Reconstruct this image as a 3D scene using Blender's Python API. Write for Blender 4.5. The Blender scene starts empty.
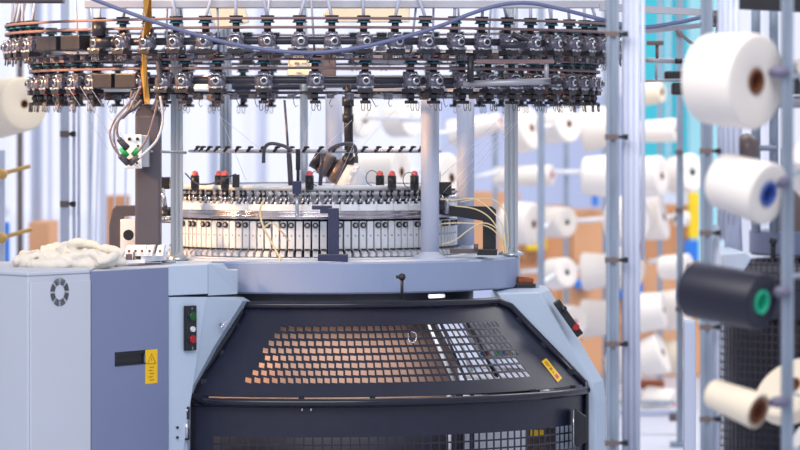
import bpy, bmesh, math, random
from mathutils import Vector, Matrix, noise
random.seed(7)
PI = math.pi
sc = bpy.context.scene
COL = sc.collection

# ------------------------------------------------------------------ camera, world, light
F = 3696.0            # focal length in pixels of an 800 px wide frame
HY = 130.0            # the horizon's row
CZ = 1.5
cam_d = bpy.data.cameras.new('camera'); cam = bpy.data.objects.new('camera', cam_d); COL.objects.link(cam)
cam.location = (0, 0, CZ); cam.rotation_euler = (PI/2, 0, 0)
cam_d.sensor_width = 36; cam_d.lens = 36*F/800; cam_d.shift_y = -(225-HY)/800
cam_d.clip_end = 200
cam_d.dof.use_dof = True; cam_d.dof.focus_distance = 13.1; cam_d.dof.aperture_fstop = 2.9
sc.camera = cam
sc.view_settings.view_transform = 'Standard'; sc.view_settings.look = 'None'
sc.view_settings.exposure = 0.0; sc.view_settings.gamma = 1.0; sc.view_settings.use_curve_mapping = False

w = bpy.data.worlds.new('world'); sc.world = w; w.use_nodes = True
bg = w.node_tree.nodes['Background']; bg.inputs[0].default_value = (0.86, 0.90, 1.0, 1); bg.inputs[1].default_value = 0.72

def area(name, loc, target, size, power, color):
    l = bpy.data.lights.new(name, 'AREA'); l.shape = 'RECTANGLE'; l.size, l.size_y = size; l.energy = power; l.color = color
    o = bpy.data.objects.new(name, l); COL.objects.link(o); o.location = loc
    o.rotation_euler = (Vector(target)-Vector(loc)).to_track_quat('-Z', 'Y').to_euler(); return o
area('hall_lights_front', (-0.6, 8.0, 4.4), (-0.1, 14, 1.0), (5, 2.5), 225, (1, 0.97, 0.95))  # unseen fill added above the front for highlights
wl_ = area('window_light_side', (-3.6, 12.3, 3.1), (-1.25, 13.3, 1.78), (0.8, 0.6), 13, (1, 0.56, 0.24)); wl_.data.spread = 0.5  # warm fill added for the glow on the left feeders
area('hall_lights_back', (2.5, 18.0, 5.5), (1.5, 20, 1.0), (7, 4), 420, (1, 0.97, 0.95))  # unseen fill added to brighten the rack cones
area('hall_lights_rear', (-2.5, 27.0, 6.0), (-1.0, 32, 1.5), (8, 3), 300, (0.97, 0.97, 1))  # unseen fill added to brighten the back wall

# ------------------------------------------------------------------ helpers
def W(px, py, d): return Vector(((px-400)*d/F, d, CZ-(py-HY)*d/F))
def S(n, d): return n*d/F
def ZY(py, d): return CZ-(py-HY)*d/F

class MB:
    def __init__(s): s.v = []; s.f = []; s.sm = []
    def add(s, vs, fs, smooth=False):
        n = len(s.v); s.v += [Vector(v) for v in vs]
        s.f += [tuple(i+n for i in f) for f in fs]; s.sm += [smooth]*len(fs); return s
    def box(s, c, size, rz=0, bev=0.0, M=None):
        x, y, z = [q/2 for q in size]
        bm = bmesh.new(); bmesh.ops.create_cube(bm, size=1)
        for v in bm.verts: v.co = Vector((v.co.x*2*x, v.co.y*2*y, v.co.z*2*z))
        if bev > 0: bmesh.ops.bevel(bm, geom=bm.edges[:], offset=bev, segments=2, affect='EDGES', profile=0.6)
        R = Matrix.Rotation(rz, 3, 'Z') if M is None else M
        c = Vector(c); bm.verts.index_update()
        s.add([c+R@v.co for v in bm.verts], [[v.index for v in f.verts] for f in bm.faces]); bm.free(); return s
    def cyl(s, a, b, r0, r1=None, n=16, caps=True):
        a = Vector(a); b = Vector(b); r1 = r0 if r1 is None else r1
        q = (b-a).to_track_quat('Z', 'Y').to_matrix()
        vs = []
        for p, r in ((a, r0), (b, r1)):
            for i in range(n):
                t = 2*PI*i/n; vs.append(p+q@Vector((r*math.cos(t), r*math.sin(t), 0)))
        s.add(vs, [(i, (i+1) % n, n+(i+1) % n, n+i) for i in range(n)], True)
        if caps: s.add(vs, [tuple(range(n-1, -1, -1)), tuple(range(n, 2*n))])
        return s
    def lathe(s, prof, n=24, M=None, loc=(0, 0, 0), a0=0.0, a1=2*PI, smooth=True):
        M = M or Matrix.Identity(3); loc = Vector(loc); full = abs(a1-a0-2*PI) < 1e-6
        m = n if full else n+1; vs = []
        for r, z in prof:
            for i in range(m):
                t = a0+(a1-a0)*i/n; vs.append(loc+M@Vector((r*math.cos(t), r*math.sin(t), z)))
        fs = []
        for k in range(len(prof)-1):
            for i in range(n):
                j = (i+1) % m; fs.append((k*m+i, k*m+j, (k+1)*m+j, (k+1)*m+i))
        return s.add(vs, fs, smooth)
    def tube(s, pts, r, n=8, closed=False, r1=None):
        pts = [Vector(p) for p in pts]; m = len(pts); vs = []; up = Vector((0, 0, 1))
        for k, p in enumerate(pts):
            if closed: t = pts[(k+1) % m]-pts[k-1]
            else: t = pts[min(k+1, m-1)]-pts[max(k-1, 0)]
            t.normalize(); u = t.cross(up)
            if u.length < 0.05: u = t.cross(Vector((0, 1, 0)))
            u.normalize(); w_ = t.cross(u)
            rr = r if r1 is None else r+(r1-r)*k/(m-1)
            for i in range(n):
                a = 2*PI*i/n; vs.append(p+u*rr*math.cos(a)+w_*rr*math.sin(a))
        fs = []
        for k in range(m if closed else m-1):
            k2 = (k+1) % m
            for i in range(n):
                j = (i+1) % n; fs.append((k*n+i, k*n+j, k2*n+j, k2*n+i))
        s.add(vs, fs, True)
        if not closed: s.add(vs, [tuple(range(n-1, -1, -1)), tuple(range((m-1)*n, m*n))])
        return s
    def sphere(s, c, r, n=14, sc=(1, 1, 1)):
        k = n//2; prof = [(max(1e-5, r*math.sin(PI*i/k)), -r*math.cos(PI*i/k)) for i in range(k+1)]
        return s.lathe(prof, n, Matrix.Diagonal(sc), c)
    def prism(s, poly, back):             # poly: world points; back: offset vector
        n = len(poly); p = [Vector(q) for q in poly]; b = Vector(back)
        return s.add(p+[q+b for q in p], [tuple(range(n)), tuple(range(2*n-1, n-1, -1))]+[(i, n+i, n+(i+1) % n, (i+1) % n) for i in range(n)])

def spl(pts, k=8):                         # smooth path through points
    pts = [Vector(p) for p in pts]; out = []
    for i in range(len(pts)-1):
        a = pts[max(i-1, 0)]; b = pts[i]; c = pts[i+1]; d = pts[min(i+2, len(pts)-1)]
        for j in range(k):
            t = j/k; out.append(0.5*((2*b)+(c-a)*t+(2*a-5*b+4*c-d)*t*t+(3*b-a-3*c+d)*t**3))
    out.append(pts[-1]); return out

ORG = {}
def fin(o, bev):
    if bev:
        m = o.modifiers.new('edge', 'BEVEL'); m.width = bev; m.segments = 2; m.limit_method = 'ANGLE'; m.angle_limit = 0.6
def link(name, mb, mat, parent=None, local=False, bev=0, origin=None):
    """world-coordinate mesh becomes an object whose origin is its own base; local=True keeps the coordinates as they are"""
    me = bpy.data.meshes.new(name)
    if local: org = Vector((0, 0, 0))
    elif origin is not None: org = Vector(origin)
    else:
        xs = [v.x for v in mb.v]; ys = [v.y for v in mb.v]; zs = [v.z for v in mb.v]
        org = Vector(((min(xs)+max(xs))/2, (min(ys)+max(ys))/2, min(zs)))
    me.from_pydata([v-org for v in mb.v], [], mb.f); me.update()
    me.polygons.foreach_set('use_smooth', mb.sm)
    bm = bmesh.new(); bm.from_mesh(me); bmesh.ops.remove_doubles(bm, verts=bm.verts, dist=1e-6); bmesh.ops.recalc_face_normals(bm, faces=bm.faces); bm.to_mesh(me); bm.free()
    me.materials.append(mat)
    o = bpy.data.objects.new(name, me); COL.objects.link(o)
    if local: o.location = (0, 0, 0)
    elif parent is not None: o.location = org-ORG[parent.name]
    else: o.location = org
    ORG[o.name] = org if not local else (ORG.get(parent.name, Vector()) if parent else Vector())
    if parent is not None: o.parent = parent
    fin(o, bev); return o
def thing(name, label, cat, loc, group=None):
    o = bpy.data.objects.new(name, None); COL.objects.link(o); o.location = loc; o.empty_display_size = 0.05
    ORG[o.name] = Vector(loc); tag(o, label, cat, group); return o
def tag(o, label, cat, group=None):
    o['label'] = label; o['category'] = cat
    if group: o['group'] = group
    return o
def struct(o): o['kind'] = 'structure'; return o
def cp(o, parent):
    c = o.copy(); COL.objects.link(c); c.parent = parent
    for ch in list(o.children): cp(ch, c)
    return c

def mat(name, col, rough=0.5, metal=0.0, var=0.06, scale=8.0, bump=0.0, bscale=60.0, stretch=(1, 1, 1), trans=0.0, spec=0.5, coat=0.0, emit=None, col2=None):
    m = bpy.data.materials.new(name); m.use_nodes = True; nt = m.node_tree; b = nt.nodes['Principled BSDF']
    b.inputs['Roughness'].default_value = rough; b.inputs['Metallic'].default_value = metal
    b.inputs['Specular IOR Level'].default_value = spec; b.inputs['Transmission Weight'].default_value = trans
    b.inputs['Coat Weight'].default_value = coat
    tc = nt.nodes.new('ShaderNodeTexCoord'); mp = nt.nodes.new('ShaderNodeMapping'); mp.inputs['Scale'].default_value = stretch
    nt.links.new(tc.outputs['Object'], mp.inputs['Vector'])
    nz = nt.nodes.new('ShaderNodeTexNoise'); nz.inputs['Scale'].default_value = scale; nz.inputs['Detail'].default_value = 4
    nt.links.new(mp.outputs[0], nz.inputs['Vector'])
    cr = nt.nodes.new('ShaderNodeValToRGB'); c = Vector(col); c2 = Vector(col2) if col2 else c*(1+var)
    cr.color_ramp.elements[0].position = 0.3; cr.color_ramp.elements[1].position = 0.7
    cr.color_ramp.elements[0].color = (*(c if col2 else c*(1-var)), 1); cr.color_ramp.elements[1].color = (*c2, 1)
    nt.links.new(nz.outputs[0], cr.inputs[0]); nt.links.new(cr.outputs[0], b.inputs['Base Color'])
    if bump:
        n2 = nt.nodes.new('ShaderNodeTexNoise'); n2.inputs['Scale'].default_value = bscale; nt.links.new(mp.outputs[0], n2.inputs['Vector'])
        bp = nt.nodes.new('ShaderNodeBump'); bp.inputs['Strength'].default_value = bump; bp.inputs['Distance'].default_value = 0.002
        nt.links.new(n2.outputs[0], bp.inputs['Height']); nt.links.new(bp.outputs[0], b.inputs['Normal'])
    if emit:
        b.inputs['Emission Color'].default_value = (*emit[0], 1); b.inputs['Emission Strength'].default_value = emit[1]
    return m
def lin(r, g, b):
    return tuple(((c/255)/12.92 if c/255 <= 0.04045 else ((c/255+0.055)/1.055)**2.4) for c in (r, g, b))

M = dict(
 bed=mat('bed_blue_grey_paint', lin(142, 157, 191), 0.38, var=0.03, scale=2, coat=0.2),
 bedtop=mat('bed_top_enamel', lin(205, 214, 232), 0.4, var=0.04),
 pale=mat('pale_cabinet_paint', lin(196, 202, 216), 0.42, var=0.02, scale=2),
 leg=mat('pale_blue_housing_paint', lin(188, 204, 226), 0.4, var=0.02, scale=2),
 lilac=mat('slate_lilac_door_paint', lin(124, 134, 170), 0.42, var=0.03, scale=1.5),
 black=mat('black_plastic', lin(28, 29, 38), 0.4, var=0.2, scale=30),
 guard=mat('navy_black_powder_coat', lin(30, 33, 53), 0.36, var=0.12, scale=20, bump=0.15, bscale=500),
 guardtube=mat('navy_black_gloss_tube', lin(24, 27, 44), 0.22, var=0.1, scale=20),
 steel=mat('brushed_steel', lin(190, 198, 208), 0.28, 0.85, var=0.12, scale=14, stretch=(1, 1, 0.15)),
 galv=mat('galvanised_steel', lin(150, 162, 180), 0.42, 0.45, var=0.2, scale=25, stretch=(1, 1, 0.2)),
 colm=mat('lavender_grey_column_paint', lin(186, 194, 216), 0.4, var=0.02),
 dcol=mat('charcoal_column_paint', lin(78, 74, 84), 0.45, var=0.06),
 cam=mat('cam_box_satin_silver', lin(214, 218, 227), 0.38, 0.05, var=0.05, scale=60),
 camf=mat('cam_foot_silver', lin(205, 208, 218), 0.35, 0.15, var=0.08, scale=60),
 mirror=mat('polished_ring_steel', lin(186, 182, 190), 0.2, 0.9, var=0.2, scale=12, stretch=(1, 1, 0.1)),
 white=mat('white_enamel', lin(236, 239, 246), 0.45, var=0.02),
 tubew=mat('milky_plastic_tube', lin(206, 212, 232), 0.3, var=0.03, trans=0.0),
 feeder=mat('smoky_feeder_housing', lin(104, 102, 118), 0.22, 0.25, var=0.5, scale=90, coat=0.3),
 chrome=mat('chrome', lin(205, 205, 215), 0.16, 0.9, var=0.1, scale=40),
 fblack=mat('feeder_black', lin(36, 35, 44), 0.38, var=0.25, scale=60),
 teal=mat('teal_plastic', lin(20, 96, 118), 0.4, var=0.1),
 red=mat('red_plastic', lin(205, 50, 45), 0.35, var=0.08),
 redd=mat('dark_red_button', lin(165, 20, 30), 0.3, var=0.05),
 redcap=mat('translucent_red_cap', lin(235, 105, 105), 0.3, var=0.08),
 belt=mat('brown_drive_belt', lin(122, 98, 102), 0.5, var=0.12, scale=12),
 ring=mat('dark_ring_tube', lin(52, 52, 64), 0.35, 0.3, var=0.15),
 rail=mat('pale_steel_rail', lin(170, 170, 180), 0.4, 0.4, var=0.1),
 wire=mat('fine_wire', lin(90, 88, 98), 0.35, 0.6, var=0.1),
 hose=mat('lavender_air_hose', lin(92, 100, 138), 0.35, var=0.05),
 cable=mat('grey_brown_cable', lin(120, 108, 112), 0.5, var=0.08),
 cablew=mat('pale_cable', lin(188, 188, 200), 0.5, var=0.05),
 yellow=mat('yellow_label', lin(250, 200, 30), 0.45, var=0.03),
 strap=mat('ochre_strap', lin(188, 140, 62), 0.6, var=0.1, scale=20),
 mark=mat('dark_print', lin(165, 120, 25), 0.6, var=0.05),
 print=mat('grey_print', lin(120, 120, 135), 0.6, var=0.05),
 green=mat('green_plug', lin(50, 175, 95), 0.4, var=0.06),
 greenb=mat('green_button', lin(10, 82, 30), 0.3, var=0.08),
 whiteb=mat('white_button', lin(215, 220, 225), 0.3, var=0.02),
 navy=mat('navy_bracket_paint', lin(44, 50, 84), 0.35, var=0.08),
 drum=mat('dark_grey_drum', lin(62, 60, 72), 0.6, var=0.1),  # dark grey stands in for the shade behind the lower mesh
 tan=mat('grey_tan_knit', lin(198, 164, 146), 0.85, var=0.04, scale=5, bump=0.3, bscale=900),
 cream=mat('cream_feed_tube', lin(236, 214, 168), 0.35, var=0.05),
 brownm=mat('brown_motor', lin(104, 92, 92), 0.4, 0.2, var=0.15),
 clamp=mat('brown_clamp', lin(108, 94, 92), 0.45, var=0.1),
 peg=mat('lavender_peg_plastic', lin(112, 108, 134), 0.4, var=0.06),
 wood=mat('ochre_peg', lin(200, 160, 90), 0.55, var=0.1),
 cloth=mat('cream_cotton_cloth', lin(230, 223, 212), 0.9, var=0.02, bump=0.5, bscale=400),
 thread=mat('white_thread', lin(240, 240, 250), 0.6, var=0.02),
 card=mat('cardboard', lin(214, 160, 120), 0.85, var=0.08, scale=3),
 cardd=mat('dark_cardboard', lin(196, 140, 100), 0.85, var=0.12, scale=3),
 tealw=mat('turquoise_board', lin(60, 196, 212), 0.6, var=0.05, scale=1.2),
 cyanw=mat('pale_cyan_board', lin(176, 238, 246), 0.6, var=0.03),
 lavw=mat('lavender_grey_board', lin(186, 194, 222), 0.7, var=0.06, scale=0.9),
 floor=mat('pale_floor', lin(196, 200, 216), 0.35, var=0.05, scale=1.2),
 wall=mat('white_wall', lin(238, 240, 250), 0.8, var=0.02),
 blue=mat('blue_plastic', lin(40, 120, 215), 0.45, var=0.05),
 yel2=mat('yellow_plastic', lin(240, 205, 30), 0.5, var=0.05),
 core_tan=mat('brown_paper_core', lin(120, 72, 48), 0.8, var=0.1),
 core_blue=mat('blue_core', lin(70, 100, 180), 0.5, var=0.06),
 core_pink=mat('pink_core', lin(215, 90, 130), 0.5, var=0.06),
 core_green=mat('green_core', lin(40, 190, 150), 0.4, var=0.05),
 core_dkgreen=mat('dark_green_core', lin(40, 90, 80), 0.5, var=0.05),
 orange=mat('rust_brown_block', lin(150, 80, 50), 0.7, var=0.15, scale=40),
 glassw=mat('bright_window_pane', (0.5, 0.5, 0.55), 0.4, var=0.0, emit=((0.82, 0.84, 0.98), 0.50)),
 darkm=mat('dark_machine_paint', lin(48, 46, 62), 0.5, var=0.15),
 midm=mat('mid_blue_machine_paint', lin(120, 128, 160), 0.45, var=0.06),
 creamlamp=mat('cream_panel', lin(240, 228, 200), 0.6, var=0.03),
)
def yarnmat(name, col, rough=0.75):
    m = mat(name, col, rough, var=0.015, scale=12)
    nt = m.node_tree; tc = nt.nodes['Texture Coordinate']; wv = nt.nodes.new('ShaderNodeTexWave')
    wv.bands_direction = 'Z'; wv.inputs['Scale'].default_value = 60; wv.inputs['Distortion'].default_value = 2.0; wv.inputs['Detail'].default_value = 1
    nt.links.new(tc.outputs['Object'], wv.inputs['Vector'])
    bp = nt.nodes.new('ShaderNodeBump'); bp.inputs['Strength'].default_value = 0.12; bp.inputs['Distance'].default_value = 0.001
    nt.links.new(wv.outputs['Fac'], bp.inputs['Height']); nt.links.new(bp.outputs[0], nt.nodes['Principled BSDF'].inputs['Normal']); return m
YW = yarnmat('white_yarn', lin(238, 230, 223)); YC = yarnmat('cream_yarn', lin(236, 222, 200)); YB = yarnmat('navy_black_yarn', lin(22, 22, 44), 0.42)

MX = (315-400)/F*14; MY = 14.0
def C(R, ang, z):                          # ang 0 = towards the camera, + to the viewer's right
    return Vector((MX+R*math.sin(ang), MY-R*math.cos(ang), z))

# ------------------------------------------------------------------ setting
struct(link('floor', MB().box((0, 18, -0.05), (26, 40, 0.1)), M['floor']))
BD = 33.0
wl = MB()
z0w, z1w = 0.75, 4.2
wl.box((0, BD+0.1, z0w/2), (26, 0.2, z0w)); wl.box((0, BD+0.1, (z1w+5.0)/2), (26, 0.2, 5.0-z1w))
wxs = [-13+i*1.55 for i in range(17)]
for x in wxs: wl.box((x, BD+0.1, (z0w+z1w)/2), (0.3, 0.2, z1w-z0w))
struct(link('wall_back', wl, M['wall']))
for i in range(16):
    xa, xb = wxs[i]+0.15, wxs[i+1]-0.15
    wn = link('window_%d' % (i+1), MB().box(((xa+xb)/2, BD+0.12, (z0w+z1w)/2), (xb-xa, 0.01, z1w-z0w)), M['glassw']); struct(wn)
    fr = MB()
    for xx in (xa+0.02, (xa+xb)/2, xb-0.02): fr.box((xx, BD+0.07, (z0w+z1w)/2), (0.04, 0.06, z1w-z0w))
    for zz in (z0w+0.02, 1.9, 3.1): fr.box(((xa+xb)/2, BD+0.07, zz), (xb-xa, 0.06, 0.04))
    link('window_frame', fr, M['wall'], wn)
def board(name, px0, px1, py0, py1, d, m, label, cat='partition', feet=True):
    a = W(px0, py1, d); b = W(px1, py0, d); z0 = max(a.z, 0)
    t = thing(name, label, cat, ((a.x+b.x)/2, d, 0))
    link('panel', MB().box(((a.x+b.x)/2, d, (z0+b.z)/2), (b.x-a.x, 0.05, b.z-z0)), m, t)
    if feet:
        for x in (a.x+0.04, b.x-0.04): link('post', MB().box((x, d+0.06, b.z/2), (0.05, 0.05, b.z)), M['wall'], t)
    return t
board('hanging_banner', 640, 667, -40, 176, 27, M['tealw'], 'tall turquoise board behind the yarn racks, the one nearer the knitting machine', 'board')
board('hanging_banner', 670, 689, -40, 190, 27.1, M['tealw'], 'narrow turquoise board behind the racks, beside the pale cyan board', 'board')
board('hanging_banner', 691, 720, -40, 330, 27.2, M['cyanw'], 'pale cyan board behind the racks, next to the turquoise boards', 'board')
board('partition_screen', 438, 640, 95, 420, 29, M['lavw'], 'lavender grey partition screen behind the racks of white yarn cones')

# ------------------------------------------------------------------ knitting machine: bed, head, columns
mach = thing('circular_knitting_machine', 'large circular knitting machine with blue-grey round bed, ring of silver cam boxes and steel columns', 'knitting machine', (MX, MY, 0))
BR = 0.776; BT = 1.026; BB = 0.912
link('bed_plate', MB().lathe([(0.25, BB), (BR-0.006, BB), (BR, BB+0.006), (BR, BT-0.006), (BR-0.006, BT), (0.25, BT), (0.25, BB)], 128, loc=(MX, MY, 0), smooth=False), M['bed'], mach)
link('bed_top_rim', MB().lathe([(0.3, BT), (0.3, BT+0.005), (0.72, BT+0.005), (0.735, BT)], 96, loc=(MX, MY, 0)), M['bedtop'], mach)
link('underframe', MB().lathe([(0.2, 0.80), (0.60, 0.80), (0.60, BB), (0.2, BB)], 64, loc=(MX, MY, 0)), M['black'], mach)
# bright polished ring, drum, segments
CR = 0.53
def zc(py, d=13.45): return ZY(py, d)
link('needle_cylinder', MB().lathe([(CR-0.035, BT), (CR-0.02, BT+0.01), (CR-0.02, zc(219)), (CR-0.035, zc(219))], 96, loc=(MX, MY, 0)), M['black'], mach)
link('base_flange', MB().lathe([(CR-0.03, BT), (CR+0.045, BT), (CR+0.045, zc(258.5)), (CR-0.03, zc(257.5))], 96, loc=(MX, MY, 0)), M['white'], mach)
link('polished_ring', MB().lathe([(CR-0.03, zc(219.5)), (CR+0.018, zc(219.5)), (CR+0.024, zc(218.5)), (CR+0.024, zc(214.8)), (CR+0.016, zc(214.3)), (CR+0.018, zc(213.5)), (CR+0.018, zc(211)), (CR-0.03, zc(210.5))], 128, loc=(MX, MY, 0)), M['mirror'], mach)
link('dial_ring', MB().lathe([(CR-0.10, zc(186)), (CR-0.035, zc(186)), (CR-0.03, zc(187)), (CR-0.03, zc(190)), (CR-0.045, zc(191)), (CR-0.045, zc(206))], 96, loc=(MX, MY, 0)), M['white'], mach)
link('dial_plate', MB().lathe([(0.01, zc(187)), (CR-0.10, zc(187))], 64, loc=(MX, MY, 0)), M['bedtop'], mach)
link('glass_skirt', MB().lathe([(CR-0.015, zc(192)), (CR-0.013, zc(192)), (CR-0.013, zc(196)), (CR-0.015, zc(196))], 96, loc=(MX, MY, 0)), M['camf'], mach)
for i in range(-10, 11):                  # white cover segments
    a = math.radians(i*7.4); h = math.radians(3.6)
    link('cover_segment', MB().lathe([(CR-0.03, zc(211)), (CR+0.012, zc(211)), (CR+0.012, zc(206)), (CR+0.004, zc(204.5)), (CR-0.03, zc(204.5)), (CR-0.03, zc(211))], 8, loc=(MX, MY, 0), a0=a-h-PI/2, a1=a+h-PI/2, smooth=False), M['white'], mach)
q = 1/275
def placed(o, R, ang, z, parent, first):
    c = o if first else cp(o, parent)
    c.parent = parent
    c.location = Vector((R*math.sin(ang), -R*math.cos(ang), z)); c.rotation_euler = (0, 0, ang-PI/2); return c
# cam box: x outward, y tangential
mb = MB(); wd = 6.2*q
mb.box((-0.006, 0, zc(236)-BT), (0.02, wd, 29*q), bev=0.001)
camb = link('cam_box', mb, M['cam'], local=True)
ft = MB(); zt = zc(250)-BT; zb = zc(257)-BT
wf = wd*0.84; ft.prism([(0.0, -wf/2, zt), (0.008, -wf/2, zt), (0.028, -wf/2, zb+0.012), (0.028, -wf/2, zb), (0.0, -wf/2, zb)], (0.0, wf, 0))
camf = link('cam_foot', ft, M['camf'], camb, local=True)
link('foot_pad', MB().box((0.012, 0, zt+0.001), (0.016, wd*0.8, 0.005)), M['fblack'], camb, local=True)
link('number_mark', MB().box((0.0045, -0.0012, zc(236)-BT), (0.001, 0.0016, 0.006)).box((0.0045, 0.002, zc(236)-BT), (0.001, 0.0022, 0.006)), M['print'], camb, local=True)
cam_objs = []
cam_angs = [math.radians(-87+i*3.16) for i in range(56)]
for i, a in enumerate(cam_angs):
    o = placed(camb, CR, a, BT, mach, i == 0)
    cam_objs.append(o)
b1 = MB().cyl((0.003, 0, zc(225.5)-BT), (0.011, 0, zc(225.5)-BT), 3.0*q, n=14)
for i, o in enumerate(cam_objs):
    if i % 3 == 2: continue
    if i == 0:
        bo0 = link('bolt', b1, M['black'], o, local=True); bs0 = link('bolt_socket', MB().cyl((0.011, 0, zc(225.5)-BT), (0.0125, 0, zc(225.5)-BT), 1.5*q, n=10), M['rail'], o, local=True)
    else:
        for src in (bo0, bs0):
            c = src.copy(); COL.objects.link(c); c.parent = o
camb2 = None
# yarn guides above
g = MB()
zg = zc(206)
g.box((0.0, 0, 0.014), (0.02, 2.8*q, 0.016), bev=0.001).box((0.006, 0.2*q, 0.044), (0.012, 1.9*q, 0.024), bev=0.001).cyl((0.01, 0.6*q, 0.0), (0.006, 0.2*q, 0.05), 0.7*q, n=6)
gd = link('yarn_guide', g, M['fblack'], local=True)
link('guide_arm', MB().cyl((0.008, 2.6*q, 0.002), (-0.006, 2.6*q, 0.055), 0.9*q, n=6).cyl((0.014, -1.5*q, 0.012), (0.014, 1.5*q, 0.03), 1.3*q, n=8), M['chrome'], gd, local=True)
link('guide_eye', MB().cyl((0.012, 0, 0.044), (0.02, 0, 0.044), 1.3*q, n=8), M['rail'], gd, local=True)
link('guide_block', MB().box((0.012, 3.2*q, 0.008), (0.012, 2.4*q, 0.012), bev=0.001), M['white'], gd, local=True)
for i in range(60):
    a = math.radians(-86+i*2.93)
    o = placed(gd, CR-0.01, a+0.011*math.sin(i*2.1), zg, mach, i == 0)
# columns
def column(px, d, rpx, m, name, z1=2.25, square=False, base=True):
    p = W(px, 100, d); r = S(rpx, d); b = MB()
    if square:
        b.box((p.x, d+r*0.2, (BT+z1)/2), (1.9*r, 1.6*r, z1-BT), bev=0.002)
        for xx, ww in ((-0.72, 0.56), (0.02, 0.42), (0.74, 0.52)): b.box((p.x+xx*r, d-r*0.75, (BT+z1)/2), (ww*r, r*0.7, z1-BT), bev=0.0015)
    else: b.cyl((p.x, d, BT), (p.x, d, z1), r, n=28)
    if base: b.lathe([(r*1.9, 0.004), (r*1.9, 0.012), (r*1.2, 0.02), (r, 0.03)], 24, loc=(p.x, d, BT))
    return link(name, b, m, mach)
column(177, 13.42, 6.0, M['steel'], 'front_post', square=True)
column(430, 13.5, 9.2, M['colm'], 'column', z1=ZY(86, 13.5)); column(465.5, 14.3, 8.8, M['colm'], 'column', z1=ZY(84, 14.3))
column(511, 13.9, 6.8, M['steel'], 'front_post', square=True)
column(304, 14.55, 4.0, M['steel'], 'back_post'); column(226, 14.55, 5.8, M['galv'], 'back_post', square=True); column(334, 14.6, 8.5, M['colm'], 'back_post', z1=ZY(88, 14.6))
# guide ring with eyelets at row 152
zr = 1.42; RR = 0.475
link('guide_ring', MB().tube([C(RR, 2*PI*i/96, zr) for i in range(96)], 0.0052, 8, closed=True), M['rail'], mach)
for i in range(22):
    a = math.radians(-70+i*6.6); p = C(RR, a, zr)
    b = MB().cyl(p+Vector((0, -0.005, 0)), p+Vector((0.012, -0.012, 0.016)), 0.006, n=8).sphere(p+Vector((0.014, -0.012, 0.017)), 0.008, 8, (1.5, 1, 0.6))
    link('eyelet', b, M['fblack'], mach)
for (pxa, pxb) in ((264, 292), (356, 328)):   # bent hook arms on the guide ring
    sgn = 1 if pxb > pxa else -1; d = 13.46
    pts = [W(pxa-sgn*0.5, 163, d), W(pxa, 152, d), W(pxa+sgn*2, 146, d), W(pxa+sgn*8, 143.5, d), W(pxb-sgn*8, 146, d), W(pxb, 151, d)]
    link('hook_arm', MB().tube(spl(pts, 5), 0.0065, 8), M['wire'], mach)
# clamp post in front of dial
d = 13.38
b = MB().cyl(W(298, 192, d), W(298, 150, d), 0.006, n=10).cyl(W(298, 170, d), W(298, 149, d), 0.0085, n=10)
link('tension_post', b, M['fblack'], mach)
link('clamp_block', MB().box(W(297, 187.5, d), (S(9, d), 0.03, S(13, d)), bev=0.003), M['navy'], mach)
link('clamp_post', MB().cyl(W(297, 216, d), W(297, 194, d), 0.0065, n=10).sphere(W(297, 215, d), 0.008), M['steel'], mach)
link('support_rod', MB().cyl(W(291, 190, 13.7), W(284.5, 100, 13.7), 0.0045, n=8).cyl(W(291, 190, 13.6), W(289, 152, 13.6), 0.010, n=10), M['wire'], mach)
link('support_rod', MB().cyl(W(320, 188, 13.6), W(322.5, 150, 13.6), 0.0075, n=8), M['wire'], mach)
# navy T bracket
d = 13.33
b = MB().box(W(333, 258, d-0.03), (S(30, d), 0.05, S(7.5, d)), bev=0.002).box(W(333.5, 232, d-0.02), (S(11, d), 0.03, S(48, d)), bev=0.003).box(W(322, 207.5, d), (S(20, d), 0.05, S(4, d)), bev=0.002).box(W(329, 210.5, d-0.01), (S(18, d), 0.03, S(5, d)), bev=0.002)
link('cylinder_bracket', b, M['navy'], mach)
# right black arm
d = 13.62
b = MB().prism([W(436, 202, d), W(452, 206, d), W(492, 206.5, d), W(496, 210, d), W(496, 252, d), W(483, 252, d), W(483, 221, d), W(452, 216, d), W(436, 214, d)], (0, 0.04, 0))
link('side_arm', b, M['black'], mach, bev=0.002)
link('arm_foot', MB().box(W(487, 252, d), (S(20, d), 0.08, S(6, d)), bev=0.002), M['black'], mach)
link('slide_plate', MB().box(W(464, 251, d-0.02), (S(28, d), 0.05, S(4.5, d)), bev=0.001).cyl(W(476, 250, d-0.05), W(476, 244, d-0.05), 0.008, n=10), M['brownm'], mach)
link('sensor_block', MB().box(W(445, 188, d), (S(13, d), 0.05, S(12, d)), bev=0.002).box(W(437, 205, d-0.05), (S(16, d), 0.05, S(9, d)), bev=0.002), M['black'], mach)
link('sensor_rod', MB().cyl(W(447, 214, d), W(447, 192, d), 0.009, n=10).cyl(W(440, 200, d), W(440, 172, d), 0.002, n=6), M['steel'], mach)
for k, pts in enumerate(([(440, 199), (455, 200), (475, 199), (493, 212), (503, 228), (506, 254)], [(455, 206), (475, 209), (490, 218), (500, 234), (504, 254)],
        [(440, 245), (455, 240), (470, 229), (483, 223), (496, 228), (503, 240), (506, 254)], [(440, 224), (455, 223), (478, 224), (492, 229), (501, 240), (505, 254)], [(460, 202), (478, 199), (494, 200), (505, 212), (508, 236), (507, 254)])):
    link('feed_tube', MB().tube(spl([W(x, y, 13.52+k*0.012) for x, y in pts], 6), 0.0026, 6), M['cream'], mach)
link('feed_tube', MB().tube(spl([W(264, 200, 13.37), W(260, 211, 13.33), (W(263, 226, 13.3)), W(272, 243, 13.3), W(281, 260, 13.27)], 6), 0.0038, 8), M['cream'], mach)
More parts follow.
